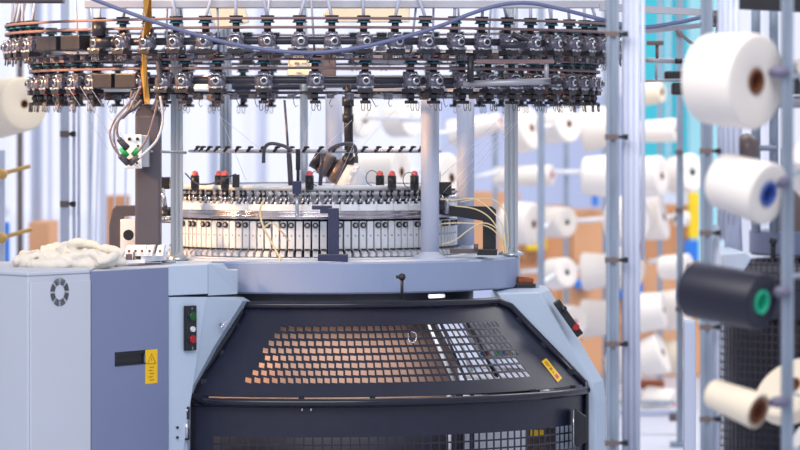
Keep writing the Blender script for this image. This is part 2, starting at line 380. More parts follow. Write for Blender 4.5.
link('feed_tube', MB().tube(spl([W(263, 228, 13.33), W(272, 223, 13.33), W(281, 231, 13.33), W(289, 241, 13.4)], 6), 0.003, 8), M['cream'], mach)
# red capped sensors standing on the dial
for i, (px, dd) in enumerate(((195, 13.62), (219, 13.7), (225, 13.56), (309.5, 13.5), (380, 13.62), (392, 13.56), (414.5, 13.6))):
    t = link('stop_sensor', MB().cyl(W(px, 188, dd), W(px, 175.5, dd), S(4.3, dd), n=16).box(W(px, 187, dd), (S(7, dd), 0.03, S(6, dd)), bev=0.001), M['black'], mach)
    link('red_cap', MB().lathe([(S(3.4, dd), 0), (S(3.4, dd), S(1.5, dd)), (S(2.6, dd), S(4, dd)), (0.0005, S(5, dd))], 14, loc=W(px, 175.5, dd)), M['redcap'], t)
link('sensor_cable', MB().tube(spl([W(185, 173, 13.5), W(196, 183, 13.5), (W(210, 184, 13.5)), W(226, 178, 13.5), W(236, 174, 13.5)], 6), 0.003, 6), M['wire'], mach)
link('junction_block', MB().box(W(236, 181, 13.5), (S(7, 13.5), 0.03, S(13, 13.5)), bev=0.002), M['black'], mach)
for (px, py) in ((317, 178), (372, 178), (409, 180)):
    link('wire_loop', MB().tube([W(px, py, 13.5)+Vector((S(6, 13.5)*math.cos(t*PI/12), 0, S(7.5, 13.5)*math.sin(t*PI/12))) for t in range(0, 19)], 0.0016, 5), M['wire'], mach)
# black articulated arm with brown motors in the middle
d = 13.9
b = MB().cyl(W(349, 158, d), W(348, 100, d), S(4.6, d), n=14).cyl(W(348, 122, d), W(348, 114, d), S(5.6, d), n=14).cyl(W(348, 106, d), W(348, 97, d), S(6, d), n=14).sphere(W(348.5, 160, d), S(7, d)).cyl(W(348, 99, d), W(348, 84, d), S(3.2, d), n=12)
link('black_stand', b, M['black'], mach)
ax = (W(346, 176, d)-W(318, 160, d)).normalized()
c0 = W(318, 160, d)
link('motor', MB().cyl(c0-ax*0.02, c0+ax*0.015, S(10, d), n=22), M['black'], mach)
mo = link('motor', MB().cyl(c0+ax*0.015, c0+ax*0.055, S(12, d), n=22).cyl(c0+ax*0.068, c0+ax*0.105, S(12.4, d), n=22), M['brownm'], mach)
link('motor_band', MB().cyl(c0+ax*0.055, c0+ax*0.068, S(10.5, d), n=22), M['black'], mach)
link('cone_cap', MB().cyl(c0+ax*0.105, c0+ax*0.15, S(12, d), S(15, d), n=26).sphere(c0+ax*0.15, S(15, d)), M['white'], mach)
# lever knob on the bed rim, rust block at the right rim
d = 13.2
link('lever', MB().cyl(W(402, 298, d), W(402, 277, d), 0.0055, n=10).sphere(W(402, 277, d-0.01), 0.0135).cyl(W(396, 277, d-0.005), W(402, 277, d-0.005), 0.006, n=8), M['black'], mach)
for px in (275, 310):
    pass

# feeder rings -------------------------------------------------------------
qf = 1/286
def make_feeder(kind):
    b = MB()
    w0 = 10.2*qf if kind == 'upper' else 11*qf
    # rounded barrel with side lobes and a neck under the pulleys
    b.lathe([(0.004, -w0*0.8), (5.4*qf, -w0*0.78), (8.0*qf, -w0*0.5), (8.8*qf, 0), (8.0*qf, w0*0.5), (5.4*qf, w0*0.78), (0.004, w0*0.8)], 16, M=Matrix.Rotation(PI/2, 3, 'X'), loc=(0.010, 0, -1.5*qf))
    b.box((0.0, 0, 6*qf), (0.036, w0*1.1, 6*qf), bev=0.004).box((0.018, -w0*0.72, -1*qf), (0.016, 2.2*qf, 12*qf), bev=0.002).box((0.018, w0*0.72, -1*qf), (0.016, 2.2*qf, 12*qf), bev=0.002)
    b.box((0.0, 0, 9*qf), (0.026, 6*qf, 6*qf), bev=0.002)
    f = link('yarn_feeder', b, M['feeder'], local=True)
    z1, z2 = (22*qf, 13*qf) if kind == 'upper' else (21*qf, 12*qf)
    r = 7.2*qf
    p = MB().lathe([(0.001, z1-0.004), (r*0.8, z1-0.004), (r, z1-0.002), (r, z1+0.003), (r*0.6, z1+0.008), (0.001, z1+0.008)], 18, loc=(0.006, 0, 0))
    p.lathe([(0.001, z1+0.006), (r*0.95, z1+0.006), (r*0.95, z1+0.011), (0.001, z1+0.011)], 18, loc=(0.006, 0, 0)).lathe([(0.001, z1-0.012), (r*0.85, z1-0.012), (r*0.85, z1-0.004), (0.001, z1-0.004)], 18, loc=(0.006, 0, 0)).lathe([(0.001, z2-0.004), (r, z2-0.004), (r, z2+0.003), (r*0.7, z2+0.006), (0.001, z2+0.006)], 18, loc=(0.006, 0, 0)).cyl((0.006, 0, 8*qf), (0.006, 0, z1), 3.6*qf, n=12)
    link('belt_pulley', p, M['fblack'], f, local=True)
    zm = (z1+z2)/2+0.002
    link('clutch_disc', MB().lathe([(0.001, zm-0.001), (r*1.0, zm-0.001), (r*1.0, zm+0.004), (0.001, zm+0.004)], 18, loc=(0.006, 0, 0)), M['teal'], f, local=True)
    e = MB().lathe([(2.4*qf, 0.0), (4.2*qf, 0.004), (4.4*qf, 0.007), (3.2*qf, 0.010), (2.4*qf, 0.010)], 18, M=Matrix.Rotation(PI/2, 3, 'Y'), loc=(0.036, 0.8*qf, -0.5*qf))
    e.tube([(0.03, -5.5*qf, 4*qf), (0.036, -3.5*qf, 6*qf), (0.036, 3.0*qf, 6*qf), (0.03, 5.5*qf, 3*qf)], 0.9*qf, 6).tube([(0.034, -5*qf, -6*qf), (0.04, -2*qf, -8*qf), (0.04, 3*qf, -7.5*qf)], 0.8*qf, 6)
    link('tension_disc', e, M['chrome'], f, local=True)
    link('disc_hub', MB().cyl((0.034, 0.8*qf, -0.5*qf), (0.050, 0.8*qf, -0.5*qf), 2.2*qf, n=12), M['fblack'], f, local=True)
    zb = -9*qf
    u = MB().box((0.012, 0, zb-1.5*qf), (0.05, 15*qf, 4.5*qf), bev=0.002)
    if kind == 'lower': u.cyl((0.008, 0, zb-12*qf), (0.008, 0, zb-2*qf), 3.2*qf, n=10).box((0.012, -1.5*qf, zb-7*qf), (0.02, 7*qf, 4*qf), bev=0.002).box((0.008, 0, zb-13*qf), (0.035, 10*qf, 3.2*qf), bev=0.001)
    link('base_block', u, M['fblack'], f, local=True)
    lo = zb-3*qf if kind == 'upper' else zb-14*qf
    h = MB()
    for yy in (-3.6*qf, 2.2*qf):
        h.tube([(0.03, yy, lo+0.008), (0.032, yy-0.3*qf, lo-5*qf), (0.033, yy+0.5*qf, lo-7.5*qf), (0.033, yy+2.2*qf, lo-7.6*qf), (0.032, yy+3*qf, lo-5.5*qf), (0.032, yy+2.9*qf, lo+0.004)], 0.0015, 5)
    link('wire_hook', h, M['wire'], f, local=True)
    link('eyelet_bar', MB().cyl((0.036, -7*qf, -7*qf), (0.036, 7*qf, -7*qf), 0.9*qf, n=6).sphere((0.036, -7*qf, -7*qf), 1.6*qf, 8).sphere((0.036, 7*qf, -7*qf), 1.6*qf, 8), M['rail'], f, local=True)
    return f
def feeder_ring(name, label, R, z, angs, kind, seed):
    t = thing(name, label, 'yarn feeder ring', (MX, MY, z))
    rnd = random.Random(seed)
    link('ring_tube', MB().tube([C(R-0.012, 2*PI*i/120, z) for i in range(120)], 4.0*qf, 10, closed=True), M['ring'], t)
    z1, z2 = (22*qf, 13*qf) if kind == 'upper' else (21*qf, 12*qf)
    for zz in (z1, z2):
        link('drive_belt', MB().lathe([(R+0.0345, z+zz-0.0045), (R+0.0345, z+zz+0.0050), (R+0.0320, z+zz+0.0050), (R+0.0320, z+zz-0.0045), (R+0.0345, z+zz-0.0045)], 128, loc=(MX, MY, 0)), M['belt'], t)
    link('support_rail', MB().lathe([(R-0.09, z-11*qf), (R-0.05, z-11*qf), (R-0.05, z-14*qf), (R-0.09, z-14*qf), (R-0.09, z-11*qf)], 96, loc=(MX, MY, 0), smooth=False), M['ring'], t)
    f = make_feeder(kind)
    for i, a in enumerate(angs):
        o = placed(f, R, a, 0, t, i == 0); o.rotation_euler.z += rnd.uniform(-0.16, 0.16)
        if rnd.random() < 0.3:
            p = Vector((0.03, 6*qf, -11*qf))
            tb = link('red_lever', MB().box((0.03, 6*qf, -11*qf), (0.008, 1.8*qf, 5*qf), bev=0.001), M['red'], o, local=True)
    return t
up_angs = [math.radians(i*5.63-1.4) for i in range(-31, 32)]
lo_angs = []
lo_angs = [math.radians(v) for v in (-17.6, -8.5, 1.3, 11.0, 20.0, 24.7, -24.5, -29.0)]
lo_angs += [math.radians(-34.5-6.4*k) for k in range(22)]+[math.radians(31.0+6.2*k) for k in range(21)]
ZU = ZY(40.5, 14-1.14); ZL = ZY(80, 14-1.05)
RU, RL = 1.135, 1.045
skip_up = [a for a in up_angs if not (-58 < math.degrees(a) < -44)]
skip_lo = [a for a in lo_angs if not (-46 < math.degrees(a) < -36)]
ringU = feeder_ring('feeder_ring', 'upper ring of dark yarn feeders with teal discs above the knitting head', RU, ZU, skip_up, 'upper', 3)
ringL = feeder_ring('feeder_ring', 'lower ring of dark yarn feeders, just under the other ring', RL, ZL, skip_lo, 'lower', 5)
# feeder drive boxes at the left of both rings
for t, R, z, a0, a1 in ((ringU, RU, ZU, -57, -50), (ringU, RU, ZU, -49, -43.5), (ringL, RL, ZL, -45.5, -40), (ringL, RL, ZL, -39.5, -34)):
    a0, a1 = math.radians(a0), math.radians(a1); am = (a0+a1)/2; p = C(R+0.02, am, z)
    link('drive_box', MB().box(p, (R*(a1-a0)*0.98, 0.06, 15*qf), rz=am, bev=0.004), M['fblack'], t)
p = C(RU+0.05, math.radians(-37.5), ZU)
link('drive_motor', MB().cyl(p+Vector((-0.03, 0, 0.0)), p+Vector((0.03, 0, 0.0)), 6*qf, n=18).sphere(p+Vector((0.035, -0.01, 0.0)), 5*qf).cyl(p+Vector((-0.02, 0, 0.02)), p+Vector((-0.02, 0, 0.07)), 7*qf, n=18), M['fblack'], ringU)
p = C(RU+0.04, math.radians(36), ZU)
link('drive_motor', MB().cyl(W(500, 45, 12.9), W(527, 45, 12.9), 3.5*qf, n=14).cyl(W(512, 34, 12.92), W(528, 42, 12.92), 3*qf, n=12), M['ring'], ringU)
# arms from the columns out to the rings
for t, R, z in ((ringU, RU, ZU), (ringL, RL, ZL)):
    for an in (-62, 25, 45, 118, 160, -130):
        a = math.radians(an); link('ring_arm', MB().cyl(C(0.45, a, z-0.035), C(R-0.06, a, z-0.035), 0.012, n=10), M['rail'], t)
link('adjusting_bar', MB().cyl(W(463, 84, 13.0), W(552, 81, 13.0), S(3.2, 13), n=12), M['rail'], ringL)
link('bar_end', MB().cyl(W(551, 81.2, 12.99), W(561, 80.8, 12.99), S(3.6, 13), n=12), M['fblack'], ringL)
link('adjusting_bar', MB().box(W(515, 61.5, 12.97), (S(78, 13), 0.02, S(4, 13)), rz=0.0), M['belt'], ringL)
link('spacer_post', MB().cyl(W(546.5, 78, 12.97), W(546.5, 63, 12.97), S(2.3, 13), n=12), M['rail'], ringL)
link('spacer_post', MB().cyl(W(470.5, 82, 12.97), W(470.5, 56, 12.97), S(3.4, 13), n=12), M['fblack'], ringL)
# guide tubes running up from each upper feeder
for i, a in enumerate(skip_up):
    if abs(a) > math.radians(98): continue
    top = C(RU-0.02+0.03*math.sin(i*1.7), a+0.055*math.sin(i*2.3), ZU+0.30); bot = C(RU+0.006, a, ZU+23*qf)
    link('guide_tube', MB().cyl(bot, top, 0.0058, n=8), M['tubew'], ringU)
for i, a in enumerate(skip_lo):
    if abs(a) > math.radians(60): continue
    top = C(RU-0.07, a+0.03*math.sin(i*1.9), ZU+0.25); bot = C(RL, a, ZL+22*qf)
    link('guide_tube', MB().cyl(bot, top, 0.0042, n=8), M['tubew' if i % 2 else 'colm'], ringL)
# extra eyelet rods under the lower ring, rear clutter between the rings
for i in range(44):
    an = -86+i*4.0; a = math.radians(an+2.5); p = C(RL-0.06, a, ZL-16*qf)
    sm_ = link('stop_motion', MB().box(p, (0.026, 0.03, 0.016+0.008*(i % 2)), rz=a, bev=0.002).cyl(p+Vector((0.0, 0, 0)), p+Vector((0.026*(-1)**i, -0.03, 0.010)), 0.004, n=8), M['feeder' if i % 3 else 'clamp'], ringL)
    p2 = p+Vector((0.006, -0.02, -0.004)); tw = 0.012*math.sin(i*1.9)
    link('wire_hook', MB().tube([p2, p2+Vector((tw, -0.004, -0.022)), p2+Vector((tw+0.006, -0.004, -0.034)), p2+Vector((tw+0.013, -0.004, -0.028))], 0.0014, 5), M['wire'], sm_)
for i in range(48):
    an = -87+i*3.7; a = math.radians(an+2.0); p = C(RU-0.05, a, ZU-15*qf)
    sm_ = link('stop_motion', MB().box(p, (0.03, 0.03, 0.014+0.006*(i % 2)), rz=a, bev=0.002).cyl(p, p+Vector((0.026*(-1)**i, -0.03, 0.012)), 0.004, n=8), M['clamp' if i % 3 == 0 else 'feeder'], ringU)
    p2 = p+Vector((0.006, -0.02, -0.004)); tw = 0.012*math.sin(i*1.3)
    link('wire_hook', MB().tube([p2, p2+Vector((tw, -0.004, -0.02)), p2+Vector((tw+0.006, -0.004, -0.032)), p2+Vector((tw+0.013, -0.004, -0.026))], 0.0014, 5), M['wire'], sm_)

# top beams
bt = thing('overhead_beam', 'pale grey steel beam across the top of the knitting machine', 'beam', W(400, 5, 13.0))
link('beam', MB().box(W(345, 4.2, 13.0), (S(520, 13), 0.06, S(8.0, 13)), bev=0.003), M['rail'], bt)
link('beam_arm', MB().prism([W(600, 3, 12.6), W(718, 10, 12.6), W(718, 16, 12.6), W(600, 10.5, 12.6)], (0, 0.05, 0)), M['rail'], bt)
link('beam_arm', MB().prism([W(598, 27, 12.75), W(630, 31, 12.75), W(718, 21, 12.75), W(718, 26, 12.75), W(650, 33, 12.75), W(598, 31, 12.75)], (0, 0.04, 0)), M['rail'], bt)
link('beam_joint', MB().box(W(712, 20, 12.6), (S(12, 12.6), 0.08, S(14, 12.6)), bev=0.006).cyl(W(700, 24, 12.52), W(720, 25, 12.52), 0.006, n=8).sphere(W(716, 16, 12.55), 0.02), M['brownm'], bt)
tag(link('hanging_cable', MB().tube(spl([W(718, 24, 12.5), W(716, 34, 12.5), W(708, 42, 12.5), W(698, 44, 12.5), W(690, 42, 12.5), W(682, 35, 12.5), W(676, 30, 12.5)], 6), 0.0055, 8), M['cable']), 'short drooping cable under the joint of the overhead beam arm', 'cable')
tag(link('air_hose', MB().tube(spl([W(80, -6, 12.7), W(130, 13, 12.7), W(180, 30, 12.7), W(240, 45.5, 12.7), (W(300, 52.5, 12.7)), (W(350, 49, 12.7)), W(400, 38, 12.7), (W(440, 26, 12.7)), W(470, 14, 12.7), W(500, 5, 12.7), W(530, 3, 12.7), W(565, 10, 12.7), W(600, 19, 12.7), W(640, 27, 12.6), W(675, 23, 12.55), W(714, 14, 12.5)], 8), S(2.1, 12.7), 10), M['hose']), 'long lavender air hose drooping in front of the upper feeder ring', 'hose')
tag(link('ceiling_rail', MB().box(W(22, 0, 13.2), (S(84, 13.2), 0.1, S(6, 13.2)), bev=0.004), M['ring']), 'dark rail above the feeders at the upper corner beside the yellow strap', 'rail')
# equipment seen behind the feeders
bx = thing('control_box', 'grey and cream control box with a small printed plate behind the feeders', 'control box', W(312, 75, 14.0))
link('housing', MB().box(W(312, 62, 14.0), (S(48, 14), 0.1, S(28, 14)), bev=0.004), M['brownm'], bx)
link('name_plate', MB().box(W(301.5, 66, 13.94), (S(27, 14), 0.01, S(18, 14))), M['creamlamp'], bx)
pr = MB().box(W(297, 63.5, 13.93), (S(5, 14), 0.003, S(2.4, 14)))
for k in range(3): pr.box(W(290.5+k*1.6+12, 63.5, 13.93), (S(1.1, 14), 0.003, S(1.2, 14)))
pr.box(W(299, 73, 13.93), (S(5, 14), 0.003, S(1, 14)))
link('print', pr, M['print'], bx)
link('bracket_rod', MB().cyl(W(312, 76, 14), W(312, 100, 14), 0.01), M['rail'], bx)
tag(link('work_lamp', MB().prism([W(208, 8, 14.2), W(244, 3, 14.2), W(249, 22, 14.2), W(218, 30, 14.2)], (0, 0.08, 0)), M['creamlamp'], bev=0.006), 'cream box-shaped lamp housing behind the upper feeders, nearer the steel post', 'lamp')
tag(link('work_lamp', MB().prism([W(322, 14, 14.2), W(336, 2, 14.2), W(410, 6, 14.2), W(410, 22, 14.2), W(330, 22, 14.2)], (0, 0.08, 0)), M['creamlamp'], bev=0.006), 'long cream lamp housing behind the upper feeders, above the control box', 'lamp')
b = MB(); ax0 = W(204, 86, 13.9); ax1 = W(220, 101, 13.85)
blw = thing('dust_fan', 'small white cone-shaped fan head with dark rear under the feeders', 'fan', ax0)
link('fan_cone', MB().cyl(ax0, W(213, 94, 13.87), S(14, 14), S(8, 14), n=24), M['white'], blw); link('fan_motor', MB().cyl(W(213, 94, 13.87), ax1, S(8, 14), S(6, 14), n=20), M['brownm'], blw)
link('fan_arm', MB().cyl(W(214, 94, 13.9), W(226, 92, 14.3), 0.008), M['rail'], blw)
# yarns running between ring and head
def strand(pts, m='thread', r=0.0008, nm='yarn_strand'):
    o = link(nm, MB().tube([W(*p) for p in pts], r, 4), M[m]); return o
for k, (x0, y0, x1, y1) in enumerate(((498, 108, 440, 150), (506, 112, 440, 178), (500, 128, 440, 176), (508, 122, 440, 196), (512, 124, 442, 206), (520, 118, 444, 212))):
    tag(strand([(x0, y0, 13.5), (x1, y1, 13.6)]), 'fine white yarn slanting from the feeder ring down past the two thick columns', 'yarn', 'fine yarns slanting by the thick columns')
for k, (x0, y0, x1, y1) in enumerate(((70, 90, 108, 150), (80, 86, 118, 150), (92, 90, 126, 142), (86, 100, 110, 134))):
    tag(strand([(x0, y0, 13.1), (x1, y1, 13.4)]), 'fine white yarn slanting from the feeders toward the charcoal column', 'yarn', 'fine yarns near the charcoal column')
for k, (x0, y0, x1, y1) in enumerate(((200, 100, 264, 152), (215, 104, 246, 180), (352, 120, 300, 172), (400, 104, 350, 160), (312, 110, 302, 150), (372, 104, 330, 196))):
    tag(strand([(x0, y0, 13.1), (x1, y1, 13.5)]), 'fine white yarn slanting down from the lower feeders to the eyelet ring', 'yarn', 'fine yarns above the knitting head')

# ------------------------------------------------------------------ housings and cabinets
def panelpts(pl, z0, z1, th, m, name, parent, bev=0.003):
    """vertical panel along a plan polyline [(px, d)...]"""
    n = len(pl); a = []
    for px, d in pl: a.append(Vector(((px-400)*d/F, d, 0)))
    b = MB(); poly = [Vector((p.x, p.y, z0)) for p in a]+[Vector((p.x, p.y+th, z0)) for p in reversed(a)]
    b.prism(poly, (0, 0, z1-z0)); return link(name, b, m, parent, bev=bev)
TZ = 1.03
cabA = thing('control_cabinet', 'pale grey corner cabinet with a round vent under the cotton cloth', 'cabinet', ((14-400)*12.4/F, 12.6, 0))
def P2(px, d): return Vector(((px-400)*d/F, d, 0))
A0, B0, C0, D0, E0, F0 = P2(-60, 12.62), P2(28, 12.2), P2(90, 12.46), P2(168, 12.83), P2(208, 12.98), P2(237, 13.12)
def up(v, z): return Vector((v.x, v.y, z))
body = MB().prism([up(p, 0.06) for p in (A0, B0, C0, C0+Vector((0, 0.75, 0)), A0+Vector((0, 0.6, 0)))], (0, 0, TZ-0.012-0.06))
link('body', body, M['pale'], cabA, bev=0.004)
ov = Vector((0, -0.006, 0))
link('top_plate', MB().prism([up(p, TZ-0.012) for p in (A0+ov, B0+ov, C0+ov, C0+Vector((0, 0.75, 0)), A0+Vector((0, 0.6, 0)))], (0, 0, 0.012)), M['pale'], cabA, bev=0.003)
dr = (C0-B0).normalized(); nm = Vector((dr.y, -dr.x, 0))
def onface(o, dr, nm, u, z, off=0.0): return Vector((o.x+dr.x*u+nm.x*off, o.y+dr.y*u+nm.y*off, z))
Lbc = (C0-B0).length
fp = MB().prism([onface(B0, dr, nm, 0.006, 0.10, 0.002), onface(B0, dr, nm, Lbc-0.004, 0.10, 0.002), onface(B0, dr, nm, Lbc-0.004, TZ-0.032, 0.002), onface(B0, dr, nm, 0.006, TZ-0.032, 0.002)], -nm*0.01+Vector((0, 0, 0)))
fp = MB().prism([onface(B0, dr, nm, 0.006, 0.10, 0.007), onface(B0, dr, nm, Lbc-0.004, 0.10, 0.007), onface(B0, dr, nm, Lbc-0.004, TZ-0.034, 0.007), onface(B0, dr, nm, 0.006, TZ-0.034, 0.007)], -nm*0.006)
link('front_panel', fp, M['pale'], cabA, bev=0.002)
# vent: eight sectors of slits
vc = onface(B0, dr, nm, Lbc*0.475, ZY(292, 12.33), 0.0085)
vt = MB(); vr = S(14.5, 12.33)
for sct in range(8):
    for k in range(4):
        r0 = vr*(0.54+k*0.12); r1 = r0+vr*0.062; t0 = sct*PI/4+0.07; t1 = (sct+1)*PI/4-0.07
        vs = []; n = 6
        for i in range(n+1):
            t = t0+(t1-t0)*i/n
            for r in (r0, r1): vs.append(vc+dr*(r*math.cos(t))+Vector((0, 0, r*math.sin(t))))
        vs2 = [v+nm*0.0008 for v in vs]
        vt.add(vs+vs2, [(2*i, 2*i+1, 2*i+3, 2*i+2) for i in range(n)]+[(len(vs)+2*i, len(vs)+2*i+2, len(vs)+2*i+3, len(vs)+2*i+1) for i in range(n)])
link('vent', vt, M['black'], cabA)

cabB = thing('door_cabinet', 'slate lilac cabinet with a recessed black handle and yellow warning label', 'cabinet', up(C0, 0)+Vector((0.12, 0.3, 0)))
dr2 = (D0-C0).normalized(); nm2 = Vector((dr2.y, -dr2.x, 0)); L2 = (D0-C0).length
link('body', MB().prism([up(p, 0.06) for p in (C0+Vector((0.004, 0.012, 0)), D0+Vector((-0.003, 0.012, 0)), D0+Vector((0, 0.45, 0)), C0+Vector((0.004, 0.74, 0)))], (0, 0, TZ-0.006-0.06)), M['pale'], cabB)
hz0, hz1 = ZY(365, 12.65), ZY(351.5, 12.62)
u0, u1 = L2*0.30, L2*0.70
dp = MB()
def quadbox(mb, ua, ub, za, zb_, off, th, dr, nm, o):
    mb.prism([onface(o, dr, nm, ua, za, off), onface(o, dr, nm, ub, za, off), onface(o, dr, nm, ub, zb_, off), onface(o, dr, nm, ua, zb_, off)], -nm*th)
for ua, ub, za, zb_ in ((0.004, L2-0.003, 0.08, hz0), (0.004, L2-0.003, hz1, TZ-0.008), (0.004, u0, hz0, hz1), (u1, L2-0.003, hz0, hz1)):
    quadbox(dp, ua, ub, za, zb_, 0.004, 0.014, dr2, nm2, C0)
dor = link('door', dp, M['lilac'], cabB)
hd = MB(); quadbox(hd, u0, u1, hz0, hz1, -0.005, 0.004, dr2, nm2, C0); quadbox(hd, u0+0.004, u1-0.004, hz1-0.012, hz1-0.002, 0.002, 0.008, dr2, nm2, C0); quadbox(hd, u0, u0+0.004, hz0, hz1, 0.006, 0.014, dr2, nm2, C0); quadbox(hd, u0, u1, hz0, hz0+0.004, 0.006, 0.014, dr2, nm2, C0)
link('handle', hd, M['black'], dor)
lb = MB(); lz0, lz1 = ZY(384, 12.72), ZY(350, 12.72); ul, ur = L2*0.69, L2*0.845
quadbox(lb, ul, ur, lz0, lz1, 0.0052, 0.001, dr2, nm2, C0); lab = link('warning_label', lb, M['yellow'], dor)
tr = MB(); um = (ul+ur)/2; zt_ = lz1-S(4, 12.7); zb_ = lz1-S(14, 12.7); hw = (ur-ul)*0.34
c3 = [(um-hw, zb_), (um+hw, zb_), (um, zt_)]
for i in range(3):
    (a, b_), (c, e) = c3[i], c3[(i+1) % 3]; tr.tube([onface(C0, dr2, nm2, a, b_, 0.0056), onface(C0, dr2, nm2, c, e, 0.0056)], 0.0012, 5)
tr.box(onface(C0, dr2, nm2, um, (zt_+2*zb_)/3+0.004, 0.0056), (0.003, 0.001, 0.012))
for k in range(5): quadbox(tr, um-hw*(0.7 if k % 2 else 0.45), um+hw*(0.3 if k % 2 else 0.6), zb_-0.014-k*0.011, zb_-0.011-k*0.011, 0.0058, 0.001, dr2, nm2, C0)
link('print', tr, M['mark'], lab)

# leg housing beside the slate cabinet
legL = thing('leg_housing', 'pale blue machine leg housing with a black push-button strip', 'machine housing', up(D0, 0)+Vector((0.1, 0.2, 0)))
z_s = ZY(296, 12.95)
link('upper_cover', MB().prism([up(p, z_s+0.006) for p in (D0, E0, E0+Vector((0.0, 0.35, 0)), D0+Vector((0, 0.5, 0)))], (0, 0, TZ-z_s-0.006-0.002)), M['leg'], legL, bev=0.003)
link('end_cover', MB().prism([W(208, 295.5, 12.98), W(237, 294, 13.12), W(237, 270.5, 13.12), W(227, 270, 13.06), W(222, 264.5, 13.04), W(208, 264.2, 12.98)], (0, 0.10, 0)), M['leg'], legL)
link('seam', MB().prism([E0+Vector((-0.0015, -0.001, z_s+0.008)), E0+Vector((0.0015, -0.0005, z_s+0.008)), E0+Vector((0.0015, -0.0005, TZ-0.004)), E0+Vector((-0.0015, -0.001, TZ-0.004))], (0, 0.002, 0)), M['bed'], legL)
dL = 12.98
pf = [(168.5, 297, 12.84), (206, 297, 12.975), (236, 297, 13.11), (243, 301, 13.14), (214, 347, 13.03), (193, 386, 12.95), (188, 400, 12.93), (187, 640, 12.93), (168.5, 640, 12.84)]
front = [W(*p) for p in pf]
for p in front: p.z = max(p.z, 0.05)
link('leg_panel', MB().prism(front, (0, 0.03, 0)), M['leg'], legL, bev=0.002)
rt = [(236, 297, 13.11), (243, 301, 13.14), (214, 347, 13.03), (193, 386, 12.95), (188, 400, 12.93), (187, 640, 12.93)]
ra = [W(*p) for p in rt]; rb2 = [W(px+7, py, d+0.12) for px, py, d in rt]
for p in ra+rb2: p.z = max(p.z, 0.05)
link('side_return', MB().add(ra+rb2, [(i, i+1, 7+i, 6+i) for i in range(5)]), M['leg'], legL)
link('leg_core', MB().prism([W(*p)+Vector((0, 0.03, 0)) for p in ((169, 298, 12.85), (238, 298, 13.16), (200, 400, 13.08), (198, 530, 13.08), (169, 530, 12.85))], (0, 0.25, 0)), M['black'], legL)
drl = (E0-D0).normalized(); nml = Vector((drl.y, -drl.x, 0))
def onD(px, py, off): 
    d = 12.83+(px-168)/40*0.15; v = W(px, py, d); return v+nml*off
stp = MB()
cx_ = onD(189, 328, 0.0); 
Mx = Matrix((drl, -nml, Vector((0, 0, 1)))).transposed()
stp.box(onD(189, 328, 0.006), (S(15, 12.9)*1.05, 0.012, S(45, 12.9)), M=Mx, bev=0.004)
st = link('button_strip', stp, M['black'], legL)
for py, r, m, nme in ((316, 4.6, 'greenb', 'green_button'), (329, 3.0, 'whiteb', 'white_button'), (339, 4.2, 'redd', 'red_button')):
    bo = MB().cyl(onD(189.5, py, 0.010), onD(189.5, py, 0.021), S(r, 12.9), S(r*0.9, 12.9), n=18); link(nme, bo, M[m], st)
link('button_collar', MB().cyl(onD(189.5, 316, 0.008), onD(189.5, 316, 0.014), S(6, 12.9), n=20).cyl(onD(189.5, 339, 0.008), onD(189.5, 339, 0.014), S(5.6, 12.9), n=20), M['guard'], st)
link('tiny_screw', MB().cyl(onD(189.5, 308.5, 0.010), onD(189.5, 308.5, 0.014), S(1, 12.9), n=8).box(onD(190, 348, 0.012), (S(1.5, 12.9), 0.002, S(3, 12.9))), M['print'], st)
link('latch_bolt', MB().cyl(onD(221, 325, -0.0), onD(221, 325, 0.02), S(2.6, 13), n=6).cyl(onD(218, 328, 0.012), onD(224, 322, 0.012), S(1, 13), n=6), M['chrome'], legL)
link('hinge', MB().box(W(187, 413, 12.915), (S(5, 12.9), 0.02, S(13, 12.9)), bev=0.002).box(W(187, 434, 12.915), (S(5, 12.9), 0.02, S(12, 12.9)), bev=0.002), M['black'], legL)
link('hinge_pin', MB().cyl(W(186.5, 438, 12.905), W(186.5, 421, 12.905), S(2.0, 12.9), n=10).cyl(W(187, 412, 12.905), W(187, 409, 12.905), S(1.2, 12.9), n=8), M['chrome'], legL)
link('screw', MB().cyl(onD(177.5, 427.5, -0.002), onD(177.5, 427.5, 0.003), S(1.3, 12.9), n=8).cyl(onD(177.5, 437.5, -0.002), onD(177.5, 437.5, 0.003), S(1.3, 12.9), n=8), M['black'], legL)

# right housing
legR = thing('leg_housing', 'pale blue sloping machine leg housing with a black control strip and red button', 'machine housing', (W(590, 450, 13.9).x, 13.9, 0))
fo = [(497, 293), (540, 292), (593, 383), (596, 400), (597, 560), (560, 560), (560, 400)]
oo = [(492, 289.5), (549, 289), (603.5, 381), (606, 400), (606, 560), (560, 560), (555, 400)]
fw = [W(x, y, 13.60) for x, y in fo]; ow = [W(x, y, 13.72) for x, y in oo]; bw = [p+Vector((0, 0.35, 0)) for p in ow]
for l in (fw, ow, bw):
    for p in l: p.z = max(p.z, 0.04)
n = len(fw); rb = MB()
rb.add(fw+ow+bw, [tuple(range(n))]+[(i, (i+1) % n, n+(i+1) % n, n+i) for i in range(n)]+[(n+i, n+(i+1) % n, 2*n+(i+1) % n, 2*n+i) for i in range(n)]+[tuple(range(3*n-1, 2*n-1, -1))])
link('housing', rb, M['leg'], legR, bev=0.006)
sa, sb = W(556, 301, 13.61), W(580, 335, 13.61)
ax = (sb-sa); ctr = (sa+sb)/2; ang = math.atan2(ax.z, ax.x)
MR = Matrix.Rotation(-ang, 3, 'Y')
cs = link('control_strip', MB().box(ctr, (ax.length, 0.06, S(7.5, 13.6)), M=MR, bev=0.004), M['black'], legR)
link('red_button', MB().cyl(W(575, 328, 13.585), W(576.5, 327, 13.56), S(3.2, 13.6), n=16), M['redd'], cs)
link('black_knob', MB().sphere(W(563.5, 309, 13.57), S(3.6, 13.6)), M['guardtube'], cs)
